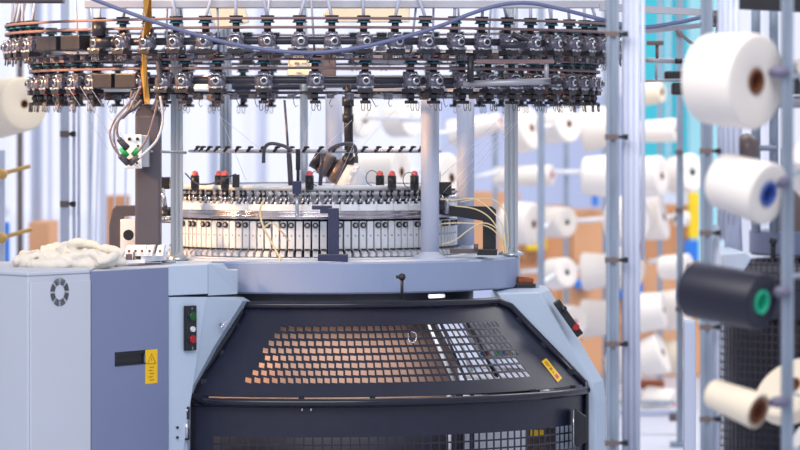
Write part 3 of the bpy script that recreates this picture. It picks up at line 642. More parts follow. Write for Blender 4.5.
link('screw', MB().cyl(W(582, 340, 13.60), W(582, 340, 13.595), S(1.2, 13.6), n=8).cyl(W(575, 381, 13.60), W(575, 381, 13.595), S(1, 13.6), n=8), M['bed'], legR)
ld = thing('rubbing_block', 'small rust-brown block on a black base beside the rim of the round bed', 'block', W(526, 290, 13.85))
link('base', MB().box(W(526, 287.4, 13.85), (S(20, 13.8), 0.07, S(8, 13.8)), bev=0.002), M['black'], ld)
link('bottle', MB().box(W(537, 287, 13.83), (S(3, 13.8), 0.03, S(9, 13.8))), M['rail'], ld)
link('block', MB().box(W(525.5, 280.5, 13.85), (S(16, 13.8), 0.05, S(5, 13.8)), bev=0.006).box(W(524, 278.5, 13.85), (S(13, 13.8), 0.03, S(3, 13.8)), M=Matrix.Rotation(0.1, 3, 'Y'), bev=0.003), M['orange'], ld)

# ------------------------------------------------------------------ mesh guards
R0, Z0, R1, Z1 = 0.80, 0.873, 1.10, 0.548
def gpt(th, s): return C(R0+(R1-R0)*s, th, Z0+(Z1-Z0)*s)
def proj(v): return (400+F*v.x/v.y, HY+F*(CZ-v.z)/v.y)
aL0, aL1, aR0, aR1 = map(math.radians, (-16.5, -23.5, 60.5, 67.0))
def gmap(u, s):
    th = (aL0+(aL1-aL0)*s)*(1-u)+(aR0+(aR1-aR0)*s)*u
    sh = 0.26*math.exp(-((u-0.10)/0.20)**2)*min(1, u/0.06)*(s-0.5)
    return gpt(th+sh, s)
g1 = thing('mesh_guard', 'sloping dark guard door with square perforations and a yellow sticker', 'safety guard', C(0.95, 0.35, 0.55))
mb = MB(); K = 50; rows = 8; s_top, s_bot = 0.205, 0.815
svals = [0.045, s_top]+[s_top+(s_bot-s_top)*(i+1)/rows for i in range(rows)]+[0.945]
hf = 0.10
for r in range(len(svals)-1):
    sa_, sb_ = svals[r], svals[r+1]
    for k in range(K):
        ua, ub = k/K, (k+1)/K
        pc = proj(gmap((ua+ub)/2, (sa_+sb_)/2))
        hole = 1 <= r <= rows and pc[0] > 277-(pc[1]-330)*0.60 and pc[0] < 497+(pc[1]-326)*0.66
        A = [gmap(ua, sa_), gmap(ub, sa_), gmap(ub, sb_), gmap(ua, sb_)]
        if not hole: mb.add(A, [(0, 1, 2, 3)]); continue
        f = hf; fu = ub-ua; fs = sb_-sa_
        dash = hf
        I = [gmap(ua+fu*f, sa_+fs*f*1.2), gmap(ub-fu*f, sa_+fs*f*1.2), gmap(ub-fu*f, sb_-fs*f*1.2), gmap(ua+fu*f, sb_-fs*f*1.2)]
        rot_ = 0.30*max(0.0, 1-ua/0.62); ic = (I[0]+I[1]+I[2]+I[3])/4; nrm = (I[1]-I[0]).cross(I[3]-I[0]).normalized()
        QR = Matrix.Rotation(-rot_ if nrm.y < 0 else rot_, 3, nrm); I = [ic+QR@(p_-ic)*(1-0.45*rot_) for p_ in I]
        mb.add(A+I, [(0, 1, 5, 4), (1, 2, 6, 5), (2, 3, 7, 6), (3, 0, 4, 7)])
pn = link('mesh_panel', mb, M['guard'], g1)
sm = pn.modifiers.new('thick', 'SOLIDIFY'); sm.thickness = 0.003; sm.offset = 0
# frame tube with rounded corners
fr = []
NT = 40
def off(v, out=0.012): 
    dvec = Vector((v.x-MX, v.y-MY, 0)).normalized(); return v+dvec*out
top = [off(gmap(i/NT, 0.0)) for i in range(2, NT-1)]
rightp = [off(gmap(1.0, s)) for s in (0.07, 0.3, 0.6, 0.93)]
bot = [off(gmap(1-i/NT, 1.0)) for i in range(1, NT)]
left = [off(gmap(0.0, s)) for s in (0.93, 0.6, 0.3, 0.08)]
link('frame_tube', MB().tube(top+rightp+bot+left, S(4.0, 13.1), 12, closed=True), M['guardtube'], g1)
for u in (0.18, 0.38, 0.58, 0.78, 0.93):
    for s_ in (0.02, 0.965):
        link('mount_tab', MB().box(off(gmap(u, s_), 0.004), (0.02, 0.008, 0.022), rz=0), M['guardtube'], g1)
for s_ in (0.22, 0.5, 0.8):
    for u in (0.008, 0.992): link('mount_tab', MB().box(off(gmap(u, s_), 0.004), (0.03, 0.01, 0.02)), M['guardtube'], g1)
# sticker on the slope
stc = []
for (x, y) in ((540.5, 361.5), (545, 358), (561, 378), (556.5, 382)):
    # find the point of the cone seen at that pixel
    best = None
    for i in range(181):
        u = 0.80+0.2*i/180
        for j in range(81):
            s_ = 0.4+0.6*j/80; v = gmap(u, s_); p = proj(v); e = (p[0]-x)**2+(p[1]-y)**2
            if best is None or e < best[0]: best = (e, v, u, s_)
    stc.append(best)
sq = [off(b_[1], 0.005) for b_ in stc]
stk = link('warning_sticker', MB().prism(sq, (0, 0.0015, 0)), M['yellow'], g1)
def sti(a, b_, o=0.0012):
    p = sq[0].lerp(sq[1], a); p2 = sq[3].lerp(sq[2], a); return p.lerp(p2, b_)+Vector((0, -o, 0))
mk = MB()
for (a0, a1, b0, b1) in ((0.3, 0.45, 0.08, 0.3), (0.55, 0.7, 0.08, 0.34), (0.3, 0.7, 0.38, 0.5), (0.35, 0.5, 0.55, 0.66)):
    mk.prism([sti(a0, b0), sti(a1, b0), sti(a1, b1), sti(a0, b1)], (0, 0.0006, 0))
link('print', mk, M['mark'], stk)
mk = MB().prism([sti(0.25, 0.72), sti(0.75, 0.72), sti(0.75, 0.9), sti(0.25, 0.9)], (0, 0.0006, 0)); link('red_mark', mk, M['red'], stk)
link('catch_wire', MB().tube(spl([W(408, 334, 12.95), W(409, 341, 12.93), W(413, 342.5, 12.93), W(416.5, 338, 12.93), W(415, 333, 12.95), W(411, 332, 12.95)], 5), 0.0022, 6), M['chrome'], g1)

g2 = thing('mesh_guard', 'upright dark guard door with square mesh and a black pull handle, below the sloping one', 'safety guard', C(1.095, 0.35, 0.08))
mb = MB(); RG = 1.085
tL, tR = math.radians(-23.2), math.radians(66.5); zt0 = ZY(407, 12.92); K2 = 52
zl = [zt0, ZY(436.5, 12.92)]+[ZY(436.5, 12.92)-0.030*(i+1) for i in range(12)]; zl.append(0.09)
for r in range(len(zl)-1):
    for k in range(K2):
        ta, tb = tL+(tR-tL)*k/K2, tL+(tR-tL)*(k+1)/K2
        A = [C(RG, ta, zl[r]), C(RG, tb, zl[r]), C(RG, tb, zl[r+1]), C(RG, ta, zl[r+1])]
        solid = r == 0 or r == len(zl)-2 or k < 3 or k > K2-3
        if solid: mb.add(A, [(0, 1, 2, 3)]); continue
        f = 0.09; dt = (tb-ta)*f; dz = (zl[r]-zl[r+1])*f*1.1
        I = [C(RG, ta+dt, zl[r]-dz), C(RG, tb-dt, zl[r]-dz), C(RG, tb-dt, zl[r+1]+dz), C(RG, ta+dt, zl[r+1]+dz)]
        mb.add(A+I, [(0, 1, 5, 4), (1, 2, 6, 5), (2, 3, 7, 6), (3, 0, 4, 7)])
pn = link('mesh_panel', mb, M['guard'], g2); sm = pn.modifiers.new('thick', 'SOLIDIFY'); sm.thickness = 0.003; sm.offset = 0
RT = RG+0.008
ft_ = [C(RT, tL+(tR-tL)*i/40, zt0+0.004) for i in range(41)]
link('frame_tube', MB().tube(ft_, 0.007, 10).tube([C(RT, tL-0.006, zt0+0.004), C(RT, tL-0.006, 0.09)], S(3.6, 13), 10).tube([C(RT, tR+0.004, zt0+0.004), C(RT, tR+0.004, 0.09)], S(3.2, 13), 10).tube([C(RT, tL+(tR-tL)*i/40, 0.09) for i in range(41)], 0.012, 10), M['guardtube'], g2)
hp = C(RG, tR-0.035, 0)
link('pull_handle', MB().prism([W(573.5, 413, 13.42), W(576, 409.5, 13.42), W(587, 417, 13.42), W(587.5, 441, 13.42), W(577, 448, 13.42), W(574, 444, 13.42)], (0, 0.05, 0)), M['black'], g2, bev=0.004)
link('handle_pin', MB().cyl(W(573.5, 445, 13.40), W(573.5, 410, 13.40), 0.0025, n=6), M['chrome'], g2)
link('latch_pin', MB().cyl(W(302, 411, 12.9), W(302, 407.5, 12.9), S(1.2, 12.9), n=8).cyl(W(311, 411, 12.9), W(311, 407.5, 12.9), S(1.2, 12.9), n=8), M['chrome'], g2)

# inside of the machine
fb = thing('fabric_tube', 'grey-tan tube of knitted fabric hanging inside the mesh guards', 'fabric', (MX, MY, 0.12))
prf = [(0.36, 0.90), (0.40, 0.86), (0.47, 0.74), (0.535, 0.62), (0.56, 0.5), (0.56, 0.47)]
link('take_up_drum', MB().lathe([(0.001, 0.46), (0.565, 0.46), (0.565, 0.12), (0.001, 0.12)], 64, loc=(MX, MY, 0)), M['drum'], fb)  # dark drum added in place of the dim space inside the lower guard
link('knit_fabric', MB().lathe(prf, 96, loc=(MX, MY, 0)), M['tan'], fb)
ifr = thing('take_down_frame', 'black take-down frame with pale rods behind the mesh beside the fabric', 'frame', C(0.75, 0.8, 0))
for (x0, y0, x1, y1, w_, m, d) in ((428, 322, 458, 392, 4, 'white', 13.55), (440, 322, 466, 380, 3, 'black', 13.55), (452, 322, 472, 372, 3.5, 'white', 13.6), (466, 320, 505, 392, 4, 'black', 13.6),
        (463, 366, 523, 370, 3, 'white', 13.62), (463, 376, 530, 381, 4.5, 'white', 13.6), (455, 392, 540, 392, 6, 'black', 13.6), (449, 392, 449, 500, 5, 'white', 13.6), (460, 392, 460, 500, 6, 'black', 13.6), (472, 392, 472, 500, 5, 'black', 13.55)):
    link('frame_bar', MB().cyl(W(x0, y0, d), W(x1, y1, d), S(w_/2, d), n=10), M[m], ifr)
pc_ = thing('needle_rack', 'pale perforated rack glimpsed through the slanted mesh near the sticker', 'rack', W(490, 360, 14.0))
link('rack_plate', MB().prism([W(462, 324, 14.0), W(502, 322, 14.0), W(524, 358, 14.0), W(480, 360, 14.0)], (0, 0.02, 0)), M['white'], pc_)
for k in range(7): link('rack_tab', MB().box(W(482+k*5.2, 353, 13.97), (S(3.4, 14), 0.02, S(4, 14))), M[('blue', 'orange', 'white', 'green', 'blue', 'card', 'white')[k]], pc_)
tag(link('winder_roller', MB().cyl(W(545, 520, 14.0), W(545, 426, 14.0), S(20, 14), n=28), M['brownm']), 'grey-brown roller behind the upright mesh near the pull handle', 'roller')
tag(link('floor_panel', MB().box(W(520, 470, 14.6), (S(160, 14.6), 0.05, S(100, 14.6))), M['white']), 'white panel glimpsed behind the upright mesh guard', 'panel')
tag(link('caution_plate', MB().box(W(537, 433, 13.75), (S(13, 13.8), 0.01, S(6, 13.8))), M['yellow']), 'small yellow plate glimpsed through the mesh of the upright guard', 'plate')
tag(link('cardboard_piece', MB().box(W(270, 298, 13.45), (S(18, 13.4), 0.03, S(7, 13.4))), M['card']), 'scrap of cardboard showing in the gap beneath the round bed', 'cardboard')
# lamp tube added under the bed, with unseen fills for the fabric
lm = thing('under_bed_lamp', 'slim white lamp under the round bed behind the sloping mesh', 'lamp', C(0.66, 0.5, 0.86))
link('lamp_tube', MB().tube([C(0.70, t, 0.895) for t in [0.66+0.02*i for i in range(6)]], 0.008, 8), M['white'], lm)
for an in (-20, -2, 16, 34):
    L_ = bpy.data.lights.new('lamp_glow', 'AREA'); L_.size = 0.25; L_.energy = 0.8; L_.color = (1, 0.93, 0.88); L_.shape = 'DISK'  # unseen fills added to brighten the fabric through the perforations
    lo_ = bpy.data.objects.new('lamp_glow', L_); COL.objects.link(lo_); p = C(0.76, math.radians(an), 0.885); lo_.location = p; lo_.rotation_euler = (C(0.45, math.radians(an), 0.62)-p).to_track_quat('-Z', 'Y').to_euler()

# ------------------------------------------------------------------ things on the cabinets
# cotton cloth heap
cb = MB(); CD = 12.95
def wc(px, up_, d=12.85): return Vector(((px-400)*d/F, d, TZ+S(up_, d)))
def fold(pts, r0, r1): cb.tube(spl([wc(*p) for p in pts], 6), S(r0*0.8, 12.8), 10, r1=S(r1*0.8, 12.8))
for px, uz, dd, rx, ry, rz_ in ((35, 5, 12.85, 24, 26, 9), (62, 8, 12.9, 26, 30, 12), (88, 9, 12.95, 26, 30, 13), (108, 8, 12.9, 16, 24, 11), (50, 3, 12.65, 24, 14, 7), (90, 4, 12.68, 28, 14, 8), (25, 4, 12.72, 12, 14, 7)):
    cb.sphere(wc(px, uz, dd), 1.0, 16, (S(rx, 12.8), S(ry, 12.8), S(rz_, 12.8)))
for pts, a, b_ in ((((14, 5, 12.66), (30, 10, 12.7), (48, 12, 12.7), (62, 9, 12.68), (74, 5, 12.66)), 4.5, 5), (((56, 16, 12.8), (70, 22, 12.85), (88, 21, 12.85), (104, 17, 12.8), (122, 14, 12.76)), 5, 6),
        (((60, 8, 12.66), (78, 12, 12.65), (98, 13, 12.66), (112, 8, 12.66), (124, 5, 12.7)), 5, 5), (((96, 4, 12.62), (110, 9, 12.64), (122, 15, 12.7)), 6, 6), (((40, 16, 12.86), (58, 19, 12.86), (70, 14, 12.8), (80, 12, 12.72)), 4, 4.5),
        (((20, 12, 12.8), (34, 14, 12.76), (44, 8, 12.66)), 4, 4), (((84, 16, 12.7), (94, 13, 12.64), (106, 4, 12.62)), 4, 4)):
    fold(pts, a, b_)
cl = link('cotton_cloth', cb, M['cloth'])
tag(cl, 'crumpled cream cotton cloth lying on the pale corner cabinet', 'cloth')
rm = cl.modifiers.new('r', 'REMESH'); rm.mode = 'VOXEL'; rm.voxel_size = 0.0045; rm.use_smooth_shade = True
smo = cl.modifiers.new('s', 'SMOOTH'); smo.iterations = 14; smo.factor = 0.6
tx = bpy.data.textures.new('folds', 'CLOUDS'); tx.noise_scale = 0.05; tx.noise_depth = 2
dm = cl.modifiers.new('d', 'DISPLACE'); dm.texture = tx; dm.strength = 0.02; dm.mid_level = 0.5; dm.texture_coords = 'LOCAL'

# white connector block strip
cm = thing('connector_block', 'white block of five slanted sockets on the cabinet beside the cloth', 'connector block', W(146, 262, 13.0))
link('base_tray', MB().prism([W(141, 262, 13.0), W(165, 260.5, 13.1), W(166, 253, 13.1), W(141, 256, 13.0)], (0, 0.12, 0)).box(W(135, 261, 13.0), (S(22, 13), 0.12, S(3, 13))), M['white'], cm)
for k, x in enumerate((126, 132.5, 139, 146.5, 157)):
    s_ = link('socket', MB().prism([W(x-2, 256, 13.0), W(x+5.5, 256, 13.0), W(x+7.5, 245.5, 13.03), W(x+0.8, 245.5, 13.03)], (0, 0.10, 0)), M['white'], cm, bev=0.001)
    link('socket_hole', MB().cyl(W(x+3, 251, 12.99), W(x+3, 251, 13.0), S(1.4, 13), n=10), M['core_tan'], s_)
link('terminal', MB().box(W(129, 258, 12.97), (S(6, 13), 0.03, S(8, 13)), bev=0.002).cyl(W(134, 262, 12.96), W(134, 252, 12.96), S(1, 13), n=8), M['clamp'], cm)
tag(link('steel_disc', MB().lathe([(0.001, 0), (S(7, 13.2), 0), (S(7, 13.2), S(2, 13.2)), (S(4, 13.2), S(3, 13.2)), (0.001, S(3, 13.2))], 20, loc=Vector(((169-400)*13.15/F, 13.15, TZ-0.002))), M['rail']), 'low round steel cap beside the foot of the steel post', 'cap')

# charcoal column with socket box
ch = thing('charcoal_column', 'thick charcoal column with rounded top, carrying the socket box', 'column', W(148.5, 245, 13.2))
pc2 = W(148.5, 245, 13.2); r_ = S(12.6, 13.2); zt3 = ZY(104, 13.2)
link('post', MB().box((pc2.x, 13.2, (TZ+zt3)/2-0.02), (2*r_, 0.09, zt3-TZ-0.04), bev=0.008), M['dcol'], ch)
link('post_cap', MB().cyl((pc2.x, 13.16, zt3-0.045), (pc2.x, 13.24, zt3-0.045), r_, n=28), M['dcol'], ch)
cf = MB().prism([W(109, 242, 13.5), W(109, 226, 13.5), (W(112, 209, 13.5)), W(116, 205.5, 13.5), W(136, 205.5, 13.5), W(136, 216, 13.5), W(124, 216, 13.5), W(121, 226, 13.5), W(121, 262, 13.5), W(109, 262, 13.5)], (0, 0.05, 0))
kh = thing('handle_bracket', 'dark C-shaped bracket with a round black knob behind the charcoal column', 'bracket', W(115, 262, 13.5))
link('bracket', cf, M['dcol'], kh, bev=0.004)
link('knob', MB().cyl(W(128.5, 235, 13.45), W(128.5, 235, 13.40), S(5.4, 13.4), n=20), M['black'], kh)
link('knob_plate', MB().box(W(128, 236, 13.5), (S(15, 13.4), 0.03, S(34, 13.4)), bev=0.002), M['white'], kh)
sb_ = thing('socket_box', 'grey socket box with green plugs on the charcoal column', 'socket box', W(137, 168, 13.1))
link('box', MB().box(W(141, 151, 13.11), (S(17, 13.1), 0.07, S(32, 13.1)), rz=-0.0, bev=0.003), M['rail'], sb_)
link('face_plate', MB().box(W(133.5, 151.5, 13.07), (S(17, 13.1), 0.012, S(34, 13.1)), bev=0.004), M['white'], sb_)
for x, y, r in ((129.5, 139, 1.8), (137.5, 139, 1.8), (138, 146, 1.3), (132, 163, 1.2), (137, 163, 1.2)): link('socket_hole', MB().cyl(W(x, y, 13.062), W(x, y, 13.055), S(r, 13), n=10), M['black'], sb_)
for x0, y0, x1, y1 in ((121, 148.5, 127, 156), (138, 149, 133.5, 155)):
    link('green_plug', MB().cyl(W(x0, y0, 13.02), W(x1, y1, 13.03), S(2.6, 13), S(3.0, 13), n=12), M['green'], sb_)
for x0, y0, x1, y1 in ((119, 139, 127, 148), (120, 156, 128, 163), (138, 157, 130, 163)):
    link('black_plug', MB().cyl(W(x0, y0, 13.0), W(x1, y1, 13.02), S(2.8, 13), S(3.6, 13), n=12), M['dcol'], sb_)
for i, (pts, m, r) in enumerate((([(136, 92), (128, 104), (116, 118), (110, 132), (113, 146), (121, 157)], 'cable', 1.1), ([(140, 88), (130, 108), (119, 120), (117, 132), (120, 140)], 'cable', 1.3),
        ([(134, 96), (122, 112), (111, 126), (112, 140), (118, 150)], 'cablew', 0.9), ([(158, 100), (153, 120), (147, 138), (139, 151)], 'cable', 1.1), ([(160, 96), (163, 118), (158, 138), (148, 150), (139, 158)], 'cablew', 1.3), ([(132, 90), (127, 112), (116, 124), (114, 140), (120, 158)], 'cable', 1.0))):
    tag(link('cable', MB().tube(spl([W(x, y, 12.99) for x, y in pts], 6), S(r, 13), 8), M[m]),
        ('grey-brown cable looping widest around the socket box', 'thick grey-brown cable curving into the upper dark plug', 'pale thin cable looping beside the socket box', 'dark cable slanting across the charcoal column to a green plug', 'pale cable bowing on the steel-post side of the socket box', 'grey-brown cable in the inner loop beside the socket box')[i], 'cable')
tag(link('steel_rod', MB().cyl(W(150, 151.3, 13.15), W(186, 152.5, 13.3), 0.005, n=8), M['rail']), 'thin pale rod between the socket box and the steel post', 'rod')
tag(link('yellow_strap', MB().prism([W(142.5, -8, 12.85), W(151, -8, 12.85), W(152, 22, 12.9), W(148, 40, 13.0), W(147, 70, 13.1), W(150, 104, 13.1), W(144.5, 104, 13.1), W(140.5, 70, 13.1), W(141.5, 40, 13.0), W(145, 22, 12.9)], (0, 0.008, 0)), M['strap']), 'ochre yellow strap hanging behind the feeders above the charcoal column', 'strap')
tag(link('bent_hose', MB().tube(spl([W(158, 60, 13.05), W(160, 80, 13.05), W(158, 100, 13.1), W(152, 110, 13.12)], 5), S(3, 13), 10), M['dcol']), 'dark hose bent over the top of the charcoal column', 'hose')
tag(link('cable_sleeve', MB().tube(spl([W(142, 100, 13.1), W(135, 108, 13.1), W(128, 112, 13.1), W(122, 118, 13.1)], 5), S(2, 13), 8), M['dcol']), 'dark cable sleeve leaving the charcoal column top toward the loops', 'cable')
sb2 = thing('side_motor', 'black motor unit between the charcoal column and the steel post', 'motor', W(167, 220, 13.5))
link('body', MB().box(W(164, 183, 13.55), (S(12, 13.5), 0.08, S(12, 13.5)), bev=0.004), M['black'], sb2)
link('motor_drum', MB().cyl(W(160, 215, 13.5), W(171, 215, 13.5), S(8, 13.5), n=16), M['black'], sb2)
link('shaft', MB().cyl(W(162, 188, 13.5), W(166, 212, 13.5), S(2.5, 13.5), n=10), M['chrome'], sb2)
link('coupling', MB().cyl(W(158, 219, 13.46), W(172, 219, 13.46), S(3, 13.5), n=10), M['chrome'], sb2)

# ------------------------------------------------------------------ yarn cones
def cone(p0, p1, r0, r1, d, sq, mt, core, label, rh=0.24, group=None, nm='yarn_cone'):
    """p0: far end's pixel, p1: face end's pixel, radii in pixels there; the face looks toward the viewer"""
    a = W(*p0, d); b = W(*p1, d); prj = (b-a).length; dep = prj*sq/math.sqrt(1-sq*sq)
    a = a+Vector((0, dep/2, 0)); b = b-Vector((0, dep/2, 0)); L = (b-a).length
    R0_, R1_ = S(r0, d), S(r1, d); rr = max(R0_, R1_)*0.09; h = R1_*rh
    t = thing(nm, label, 'yarn cone', (a+b)/2, group)
    t.rotation_euler = (b-a).to_track_quat('Z', 'Y').to_euler()
    pr = [(R0_*0.22, -L/2), (R0_*0.75, -L/2)]
    rb_ = R0_*0.2
    for k in range(5):
        q_ = k/4*PI/2; pr.append((R0_-rb_+rb_*math.sin(q_), -L/2+rb_*(1-math.cos(q_))))
    for k in range(5):
        q_ = k/4*PI/2; pr.append((R1_-rr+rr*math.cos(q_), L/2-rr+rr*math.sin(q_)))
    pr += [(h*1.5, L/2-0.001), (h*1.06, L/2-0.004), (h*1.05, L/2-0.02)]
    link('yarn_package', MB().lathe(pr, 40), mt, t, local=True)
    link('core_tube', MB().lathe([(h*1.06, -L/2), (h*1.06, L/2+0.002), (h*0.9, L/2+0.002), (h*0.86, L/2-0.004), (h*0.86, -L/2*0.9), (0.0005, -L/2*0.9)], 24), core, t, local=True)
    return t, a, b
FD = 9.7
def creel_post(px, d, wpx, clamps, label, tubes=(), pegs=(), z1=2.9, mt='galv', thin=False):
    x = (px-400)*d/F; wv = S(wpx, d)
    t = thing('creel_post', label, 'creel post', (x, d, 0))
    b = MB().box((x, d, z1/2), (wv, wv, z1), bev=0.002 if thin else 0.004)
    if wpx > 9: b.box((x-wv*0.36, d-wv*0.62, z1/2), (wv*0.28, wv*0.25, z1), bev=0.001).box((x+wv*0.36, d-wv*0.62, z1/2), (wv*0.28, wv*0.25, z1), bev=0.001)
    link('post', b, M[mt], t)
    link('foot', MB().box((x, d, 0.012), (wv*3, wv*3, 0.024), bev=0.004), M[mt], t)
    for py in clamps:
        c = link('clamp', MB().box(W(px-0.5, py, d-wv*0.5), (wv*1.12, wv*0.5, S(6, d)), bev=0.002), M['clamp'], t)
        link('clamp_knob', MB().cyl(W(px+wpx*0.55, py, d-wv*0.5), W(px+wpx*1.0, py, d-wv*0.5), S(1.8, d), n=10).box(W(px+wpx*1.05, py, d-wv*0.5), (S(5, d), 0.02, S(5.5, d)), bev=0.002), M['black'], c)
    for (tx, r, y0, y1) in tubes:
        link('yarn_tube', MB().cyl(W(tx, y1, d+0.02), W(tx, y0, d+0.02), S(r, d), n=12), M['tubew'], t)
    for (x0, y0, x1, y1, dd) in pegs:
        k = link('peg_holder', MB().sphere(W(x0, y0, d-wv*0.8), 1.0, 14, (S(10.5, d), S(6, d), S(6, d))), M['peg'], t)
        link('peg', MB().cyl(W(x0, y0, d-wv*0.5), W(x1, y1, d+dd), S(2.3, d), S(2.0, d), n=10), M['steel'], k)
    return t
creel_post(787, FD, 11.5, (), 'pale steel post in front of everything, carrying the big near cones on grey pegs', pegs=((779, 72, 757, 81, 0.0), (779, 182, 772, 193, 0.0), (781, 292, 762, 303, 0.0), (779, 402, 757, 409, 0.0)))
creel_post(612.5, 11.0, 12.5, (34, 137, 260, 344, 443), 'galvanised creel post with brown clamps beside the knitting machine', tubes=((625, 3.3, -60, 470), (631, 3.3, -60, 470), (637, 3.2, -60, 470), (643, 2.2, -60, 260)), thin=True)
creel_post(706.5, 10.6, 11.5, (40, 151, 233, 327, 419), 'galvanised creel post with brown clamps behind the big near cones', tubes=((720, 2.6, -60, 240), (725.5, 2.6, -60, 240), (731, 2.6, -60, 225), (736.5, 2.6, -60, 225), (716.5, 3.0, 225, 500), (714.5, 2.5, 240, 500)), thin=True)
FE = 10.2
npost = bpy.data.objects['creel_post']
for x0, y0, x1, y1 in ((787, 176, 845, 158), (787, 78, 845, 64), (787, 276, 845, 272), (787, 390, 800, 396), (787, 448, 845, 456)):
    link('peg', MB().cyl(W(x0, y0, FD+0.02), W(x1, y1, FE+0.1), S(2.2, FD), n=10), M['steel'], npost)
cone((707, 78), (755, 82), 46, 48, FD, 0.66, YW, M['core_tan'], 'largest near white cone at the top of the front post', rh=0.24)
cone((722, 180), (767, 194), 28, 31.5, FD, 0.66, YW, M['core_blue'], 'near white cone with a blue core, above the black cone', rh=0.36)
cone((692, 290), (760, 301), 28.5, 28.5, FD, 0.6, YB, M['core_green'], 'navy-black yarn cone with a green core', rh=0.40)
cone((713, 394), (757, 410), 14.5, 18.5, FD, 0.62, YC, M['core_tan'], 'thin cream cone below the black one', rh=0.66)
cone((850, 150), (812, 190), 46, 40, FE, 0.3, YW, M['core_tan'], 'white cone half out of frame behind the front post, level with the blue-core cone')
cone((850, 60), (806, 76), 14, 20, FE, 0.3, YC, M['core_tan'], 'narrow cream cone just behind the front post, level with the largest near cone')
cone((850, 270), (812, 278), 30, 26, FE, 0.3, YW, M['core_tan'], 'white cone cut by the frame edge behind the front post, level with the black cone')
cone((800, 400), (790, 385), 40, 40, 10.4, 0.5, YC, M['core_tan'], 'large cream cone behind the front post, beside the thin cream one')
cone((850, 458), (800, 452), 30, 28, FE, 0.3, YW, M['core_tan'], 'white cone at the bottom corner behind the front post')
# near left cone with pegs
LD = 16.0
cone((-8, 109), (27, 104), 30, 27, LD, 0.78, YC, M['core_tan'], 'cream cone lit warm on the rack at the far side from the near post', rh=0.13)
for i, (x0, y0, x1, y1, lab) in enumerate(((-6, 176, 30, 166, 'upper ochre peg of the rack beside the pale corner cabinet'), (-6, 240, 32, 229, 'lower ochre peg of the rack, just above the pale corner cabinet'))):
    t = thing('wooden_peg', lab, 'peg', W(2, y0-2, 15.5)); link('peg', MB().cyl(W(x0, y0, 15.5), W(x1, y1, 15.5), S(2.2, 15.5), n=10), M['wood'], t)
    link('peg_holder', MB().sphere(W(2, y0-2, 15.4), 0.024, 10), M['wood'], t)
creel_post(2, 15.6, 6, (), 'short pale post holding the ochre pegs', z1=ZY(150, 15.6), mt='colm')
# left background posts and tubes
creel_post(65, 15.2, 8, (134, 204), 'pale post with two ochre-brown clamps behind the cloth', tubes=((74, 1.6, 60, 300), (79, 1.6, 60, 300)), z1=2.7, mt='colm', thin=True)
for i, (px, wpx, mt_, lab) in enumerate(((20, 6, 'brownm', 'thin brownish post between the ochre pegs and the clamped post'), (37, 11, 'colm', 'broad pale post next to the thin brownish one'), (103, 7, 'colm', 'pale post seen nearest the charcoal column'), (90, 4, 'galv', 'thin grey post between the two pale posts'), (50, 4, 'tubew', 'slim white post beside the clamped post'), (214, 10, 'colm', 'pale far post seen past the steel post behind the knitting head'), (262, 12, 'tubew', 'broad white far post behind the knitting head'))):
    creel_post(px, 19+0.4*i, wpx, (), lab, z1=3.2, mt=mt_, thin=True)
for i, (x0, x1) in enumerate(((82, 72), (95, 84), (100, 90), (116, 112), (128, 120), (60, 62))):
    tag(link('yarn_tube', MB().cyl(W(x0, 60, 16), W(x1, 476, 16), S(0.9, 16), n=8), M['tubew']), 'slim white yarn tube running down behind the cotton cloth', 'tube', 'slim white tubes behind the cloth')

# rack posts at the back right
RB = 20.0
RACK = []
for px, wpx, d, lab in ((541, 7, 18.5, 'grey rack post just beside the steel machine post'), (566, 5, 21, 'thin rack post behind the first rack cones'), (495, 5, 21, 'thin rack post between the thick columns and the steel post'), (680, 6.5, 17.5, 'slim grey rack post with dark clips in front of the turquoise boards'),
        (660, 5, 21, 'thin rack post behind the cones, in front of the cardboard boxes')):
    RACK.append((px, creel_post(px, d, wpx, (), lab, z1=2.6 if px != 566 else 1.7, mt='galv', thin=True)))
tag(link('guard_post', MB().box(W(689.5, 430, 12.5), (S(12, 12.5), 0.05, S(220, 12.5)), bev=0.01), M['colm']), 'short lavender post with rounded top below the black cone', 'post')
RACK.append((605, creel_post(605, 20.6, 5, (), 'thin rack post hidden mostly behind the clamped creel post', z1=2.5)))
RACK.append((428, creel_post(428, 19, 5, (), 'thin rack post almost hidden by the near thick column', z1=2.0)))
for y in (34, 152, 210, 309):
    tag(link('rack_clip', MB().box(W(679, y, 17.46), (S(7, 17.3), 0.03, S(5, 17.3)), bev=0.003), M['clamp']), 'dark clip on the slim grey rack post', 'clip', 'dark clips on the slim grey rack post')
